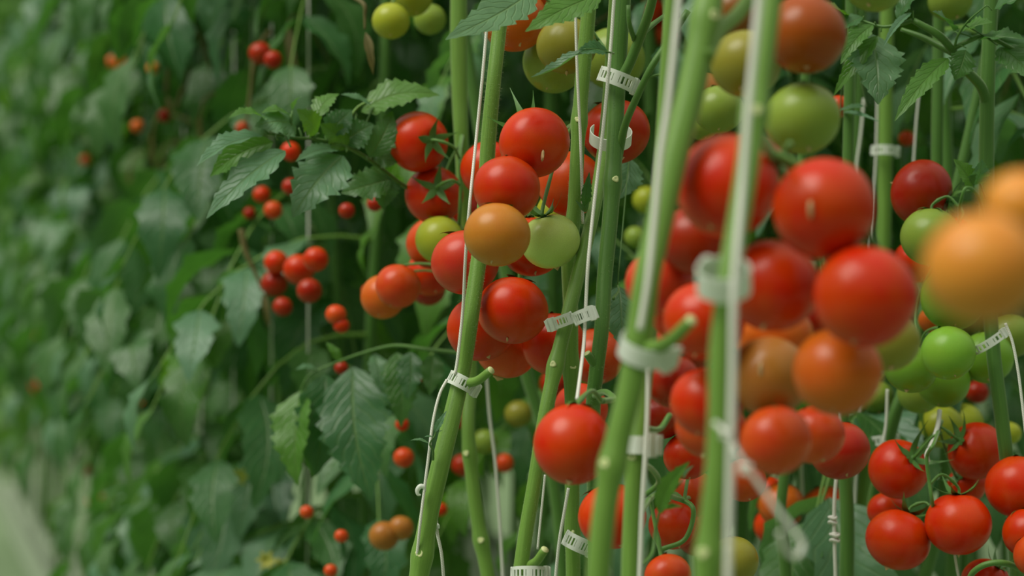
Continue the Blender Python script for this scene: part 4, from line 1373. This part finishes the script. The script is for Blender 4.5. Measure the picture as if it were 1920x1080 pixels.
def foliage_variant(seed, zlo, zhi, step=0.155, aisle=-1, sc=(1.1, 1.65)):
    r = random.Random(seed)
    st, lf = MB(), MB()
    z = zlo
    pts = []
    nn = 7
    top = 2.75
    for i in range(nn):
        t = i / (nn - 1)
        pts.append(Vector((r.uniform(-0.03, 0.03) if i else 0, r.uniform(-0.03, 0.03) if i else 0, top * t)))
    trunk, _ = catmull(pts, 60)
    while z < zhi:
        i = min(59, int(z / top * 59))
        p = trunk[i]
        a = r.uniform(0, 6.283)
        out = Vector((math.cos(a) + aisle * 0.55, math.sin(a) * 0.9 - 0.15, 0))
        c = r.random()
        lf.cur = 0 if c < 0.60 else (1 if c < 0.76 else 2)
        compound_leaf(lf, lf, p, out, r.uniform(0.26, 0.40), r.random(), droop=r.uniform(0.6, 1.3), scale=r.uniform(*sc), nu=13, nv=4, pairs=r.choice((3, 3, 4)))
        z += step * r.uniform(0.6, 1.3)
    # a few bent, yellowed remains
    lf.cur = 3
    for _ in range(2):
        i = r.randrange(24, 50)
        p = trunk[i]
        a = r.uniform(0, 6.283)
        o = Vector((math.cos(a) - 0.5, math.sin(a) * 0.5, 0)).normalized()
        q = p + o * 0.14 + Vector((0, 0, 0.06))
        tube(lf, [p, p + o * 0.08 + Vector((0, 0, 0.06)), q, q + Vector((0, 0, -0.10))], 0.002, 10, 5)
        leaflet(lf, q, q + Vector((0.01, 0, -0.12)), o, 0.02, 0.2, 0.8, r.random(), 6, 2)
    tube(st, pts, [0.0085] * 4 + [0.007, 0.006, 0.004], 40, 8)
    return st.mesh('stem', STEM_D), lf.mesh('foliage', BG_MATS), pts


VAR_ROW = [foliage_variant(100 + i, 0.62, 2.75, 0.115) for i in range(5)]
VAR_MID = [foliage_variant(150 + i, 0.92, 2.75, 0.115) for i in range(4)]
VAR_HIGH = [foliage_variant(200 + i, 1.50, 2.75, 0.12) for i in range(3)]
VAR_BACK = [foliage_variant(300 + i, 1.0, 2.75, 0.095, aisle=0) for i in range(5)]
VAR_FINE = [foliage_variant(400 + i, 1.02, 2.3, 0.085, aisle=-0.3, sc=(0.75, 1.0)) for i in range(3)]


def leafy(loc, var, label, group, s=1.0):
    e = bpy.data.objects.new('tomato_plant', None)
    COL.objects.link(e)
    e.location = loc
    e.scale = (s, s, s)
    e.empty_display_size = 0.05
    tag(e, label, 'plant', group)
    st = link('stem', var[0], e)
    fo = link('foliage', var[1], e)
    fo.rotation_euler = (0, 0, RNG.uniform(-0.35, 0.35))
    return e


GZ = 0.42
s = 3.5
i = 0
while s < 14.5:
    p = ROW(s, RNG.uniform(0.00, 0.12), GZ)
    leafy(p, RNG.choice(VAR_ROW if s < 5.4 else (VAR_MID if s < 11.9 else VAR_HIGH)), 'leafy tomato plant in the blurred row running away at left', 'leafy plants of the near row, aisle side', RNG.uniform(0.96, 1.06))
    s += 0.17 if s < 6 else 0.22
s = 2.95
while s < 11:
    p = ROW(s, RNG.uniform(0.58, 0.72), GZ)
    leafy(p, RNG.choice(VAR_BACK), 'blurred leafy tomato plant behind the hanging tomato clusters', 'leafy plants of the near row, far side', RNG.uniform(0.98, 1.06))
    s += 0.24
for off, s0, s1, stp, g in ((1.9, 4.7, 12.5, 0.26, 'second'), (2.4, 6.0, 13.5, 0.30, 'second'), (3.9, 9.0, 17.0, 0.34, 'third')):
    s = s0
    while s < s1:
        p = ROW(s, off + RNG.uniform(-0.08, 0.08), GZ)
        leafy(p, RNG.choice(VAR_BACK), 'distant leafy tomato plant of the %s row beyond the clusters' % g, 'leafy plants of the %s row' % g, RNG.uniform(1.0, 1.08))
        s += stp

for (px, d, lab) in ((1010, 3.35, 'leafy plant with small leaflets behind the sharp central cluster'), (1215, 3.3, 'leafy plant with small leaflets seen between the straight dark stem and the thick leaning stem'),
                     (1330, 3.5, 'leafy plant hidden mostly behind the large near cluster'), (1660, 3.45, 'leafy plant behind the stems above the deep red tomato'), (1800, 3.6, 'leafy plant behind the forked stem at upper right'), (1905, 3.3, 'leafy plant at the far right edge of the view'),
                     (1730, 3.95, 'leafy plant behind the thin pale strings at upper right'), (1600, 4.1, 'leafy plant behind the hanging pale leaf at upper right'), (1860, 4.2, 'leafy plant far behind the blurred orange tomatoes')):
    c_ = P(px, 540, d)
    leafy(Vector((c_.x, c_.y, GZ)), RNG.choice(VAR_FINE), lab, 'small leaved plants just behind the clusters', 1.0)

# pale strings beside the far plants
base = MB()
tube(base, [Vector((0, 0, 0)), Vector((0.006, 0, 1.4)), Vector((0, 0, 2.9))], 0.0016, 12, 6)
bm_ = base.mesh('support_string', TWINE)
s = 3.45
while s < 12.5:
    o = link('support_string', bm_, None, ROW(s, RNG.uniform(-0.05, 0.02), GZ))
    tag(o, 'faint pale string hanging among the blurred plants at left', 'string', 'strings along the blurred row')
    s += 0.30

# ---------------------------------------------------------------- tomatoes scattered along the blurred row
FAR = [
    (236, 120, 21, 'O', 'orange tomato upper left in the blurred row, largest of a little group'), (212, 116, 12, 'O', 'tiny orange tomato left of the larger one in the blurred row'),
    (287, 128, 11, 'BO', 'small pale orange tomato right of the bigger orange one at upper left'), (308, 217, 12, 'DR', None), (258, 237, 12, 'O', None), (254, 431, 15, 'R', 'blurred red tomato above an orange one in the left middle'),
    (266, 468, 13, 'DR', None), (213, 480, 15, 'O', 'blurred orange tomato below and left of a red one in the left middle'), (110, 530, 10, 'DR', None), (3, 566, 16, 'R', 'red tomato cut by the left edge'),
    (78, 634, 12, 'OR', None), (50, 600, 12, 'DR', None), (72, 724, 14, 'R', None), (76, 690, 10, 'DR', None), (135, 761, 13, 'R', None), (120, 795, 15, 'DR', None), (265, 766, 12, 'DR', None), (240, 722, 10, 'DR', None),
    (181, 940, 16, 'R', None), (188, 985, 19, 'DR', None), (190, 1022, 14, 'R', None), (518, 492, 21, 'R', 'blurred red tomato at top left of the red clump in the left foliage'),
    (514, 532, 23, 'DR', 'dark red tomato lowest left of the red clump in the left foliage'), (560, 505, 27, 'R', 'largest red tomato of the red clump in the left foliage'), (592, 486, 22, 'R', 'red tomato behind the pale string in the left foliage'),
    (580, 545, 22, 'DR', 'dark red tomato under the clump beside the pale string'), (530, 575, 17, 'DR', None), (425, 555, 12, 'DR', None), (446, 588, 11, 'DR', None), (545, 284, 17, 'R', 'red tomato seen between the reaching pale leaflets'),
    (630, 590, 18, 'OR', 'orange red tomato left under the small orange pair'), (640, 610, 14, 'R', None), (400, 276, 12, 'OR', None), (491, 365, 15, 'R', None), (512, 394, 16, 'OR', None), (468, 400, 11, 'DR', None), (545, 350, 15, 'DR', None),
    (655, 251, 19, 'DR', 'dark red tomato peeking through the reaching leaf'), (757, 858, 18, 'OR', 'orange red tomato low behind the drooping leaf'), (754, 796, 12, 'R', None), (488, 100, 20, 'DR', 'dim red tomato near the top left of the pale string'), (512, 112, 16, 'DR', None),
    (703, 382, 14, 'DR', None), (650, 395, 14, 'DR', None), (812, 690, 14, 'R', None), (862, 780, 22, 'DR', 'dim red tomato behind the leaning stem below its clip'), (868, 872, 20, 'DR', None), (826, 955, 12, 'R', None),
    (972, 776, 24, 'OG', 'blurred olive yellow tomato between two stems left of the big lone one'), (908, 828, 22, 'G', 'blurred green tomato between two stems low in the middle'), (945, 868, 17, 'OR', None), (1040, 720, 26, 'DR', None),
    (720, 1005, 26, 'OB', None), (752, 990, 22, 'OB', None), (640, 1005, 12, 'OR', None), (790, 700, 14, 'DR', None), (1640, 830, 26, 'DR', None), (1750, 700, 18, 'DR', None), (1345, 930, 24, 'DR', None),
    (620, 1070, 12, 'OR', None), (60, 850, 10, 'DR', None), (330, 545, 10, 'DR', None), (690, 545, 12, 'R', None), (1400, 860, 24, 'R', None), (1213, 375, 25, 'YG', 'blurred yellow green tomato between dark stem and thick stem'), (1192, 445, 20, 'G', 'small blurred green tomato left of the thick stem'),
    (640, 690, 12, 'DR', None), (350, 660, 9, 'DR', None), (455, 240, 12, 'OR', None), (160, 300, 9, 'OR', None), (420, 900, 10, 'OR', None), (575, 960, 12, 'OR', None), (160, 880, 10, 'DR', None), (1700, 260, 14, 'OR', None),
]
for (px, py, r, c, lab) in FAR:
    surf = 2716.0 / (px + 196)
    d = surf - 0.10 if px < 800 else 3.2
    d = max(d, 3.0)
    if px < 700:
        d = max(surf * (0.745 if px < 320 else 0.86), 2.95)
    t = dict(px=px, py=py, k=r * 1.1 / F, d=d, col=c, g='blurred tomatoes among the far leaves', label=lab or 'small blurred tomato half hidden among the far leaves')
    put_tomato(t, mesh=FAR_FRUIT, kids=False)

def dried(name, lines, w_, mat, label, cat):
    mb = MB()
    for ln in lines:
        W = [P(*q) for q in ln]
        tube(mb, W, [w_, w_ * 0.9, w_ * 0.6, w_ * 0.4][:len(W)] if len(W) <= 4 else w_ * 0.7, 24, 6)
    a = P(*lines[0][-1])
    leaflet(mb, a, a + Vector((0.01, 0, -0.05)), (0.3, -1, 0), 0.011, 0.2, 0.7, 5, 9, 4)
    tag(world_thing(name, mb, mat), label, cat, 'withered bits on the far plants')


dried('withered_shoot', [[(378, 30, 4.1), (360, 48, 4.0), (338, 80, 4.0), (318, 120, 4.0), (312, 175, 4.0)], [(360, 48, 4.0), (380, 75, 4.0), (396, 130, 4.0)], [(338, 80, 4.0), (352, 130, 4.0), (330, 205, 4.0)]],
      0.006, LEAF_DRY, 'yellowed bent leaf stalk drooping near the top of the blurred row', 'withered stalk')
dried('withered_shoot', [[(505, 60, 3.6), (480, 100, 3.5), (470, 170, 3.5), (462, 235, 3.5)]], 0.005, LEAF_DRY, 'thin yellow dead stalk left of the blurred hanging string', 'withered stalk')
dried('withered_shoot', [[(452, 430, 3.3), (460, 470, 3.3), (478, 510, 3.3), (492, 545, 3.3)]], 0.005, LEAF_DRY, 'pale brown dead stalk left of the blurred red clump', 'withered stalk')
dried('withered_shoot', [[(655, -10, 2.7), (682, 8, 2.68), (684, 30, 2.68), (684, 55, 2.68)]], 0.003, LEAF_DRY, 'shrivelled tip hanging at top beside the yellow green tomatoes', 'withered stalk')


def flower(px, py, d, label):
    mb = MB()
    c = P(px, py, d)
    for k in range(6):
        a = 6.283 * k / 6
        o_ = Vector((math.cos(a), -0.5, math.sin(a))).normalized()
        leaflet(mb, c, c + o_ * 0.017, (0, -1, 0.2), 0.009, 0.3, 0.2, k, 7, 2)
    tag(world_thing('tomato_flower', mb, FLOWER, c), label, 'flower', 'small yellow flowers')


FLOWER = simple('petal_yellow', (0.62, 0.60, 0.12), 0.6)
flower(450, 893, 3.5, 'small blurred yellow flower below the drooping leaf stalk at left')
flower(500, 1050, 3.4, 'small blurred yellow flower at the bottom left of the leaning stem')
flower(530, 1062, 3.4, 'small blurred yellow flower near bottom edge, right of another flower')

# ---------------------------------------------------------------- the greenhouse


def box(name, x0, x1, y0, y1, z0, z1, mat, **k):
    mb = MB()
    for x in (x0, x1):
        for y in (y0, y1):
            for z in (z0, z1):
                mb.point(Vector((x, y, z)))
    for f in ((0, 1, 3, 2), (4, 6, 7, 5), (0, 4, 5, 1), (2, 3, 7, 6), (0, 2, 6, 4), (1, 5, 7, 3)):
        mb.face(f)
    o = link(name, mb.mesh(name, mat, False))
    tag(o, **k)
    return o


box('floor', -9, 9, -3, 24, -0.1, 0.0, SHEET, kind='structure')
box('wall_back', -9, 9, 21, 21.1, 0.0, 4.5, WALLM, kind='structure')


def row_beam(name, off, wdt, z0, z1, s0, s1, mat, label, cat):
    mb = MB()
    prof = [(-wdt, z1), (-wdt, z0), (wdt, z0), (wdt, z1), (wdt * 0.82, z1), (wdt * 0.82, z0 + 0.02), (-wdt * 0.82, z0 + 0.02), (-wdt * 0.82, z1)]
    pts, uvs = [], []
    for s_ in (s0, s1):
        for (o_, z_) in prof:
            pts.append(ROW(s_, off + o_, z_))
            uvs.append((o_, z_))
    mb.grid(pts, 2, len(prof), uvs, closed=True)
    o = world_thing(name, mb, mat, smooth=False)
    tag(o, label, cat)


row_beam('growing_gutter', 0.06, 0.11, 0.30, 0.43, -0.5, 14.5, GUTTER, 'long white growing gutter under the near row', 'gutter')
row_beam('growing_gutter', 0.65, 0.11, 0.30, 0.43, 1.5, 11.2, GUTTER, 'white growing gutter under the far side of the near row', 'gutter')
row_beam('growing_gutter', 1.9, 0.12, 0.30, 0.43, 4.4, 13.0, GUTTER, 'white growing gutter under the second row of plants', 'gutter')
for e in PLANTS.values():
    if '_k' in e:
        del e['_k']
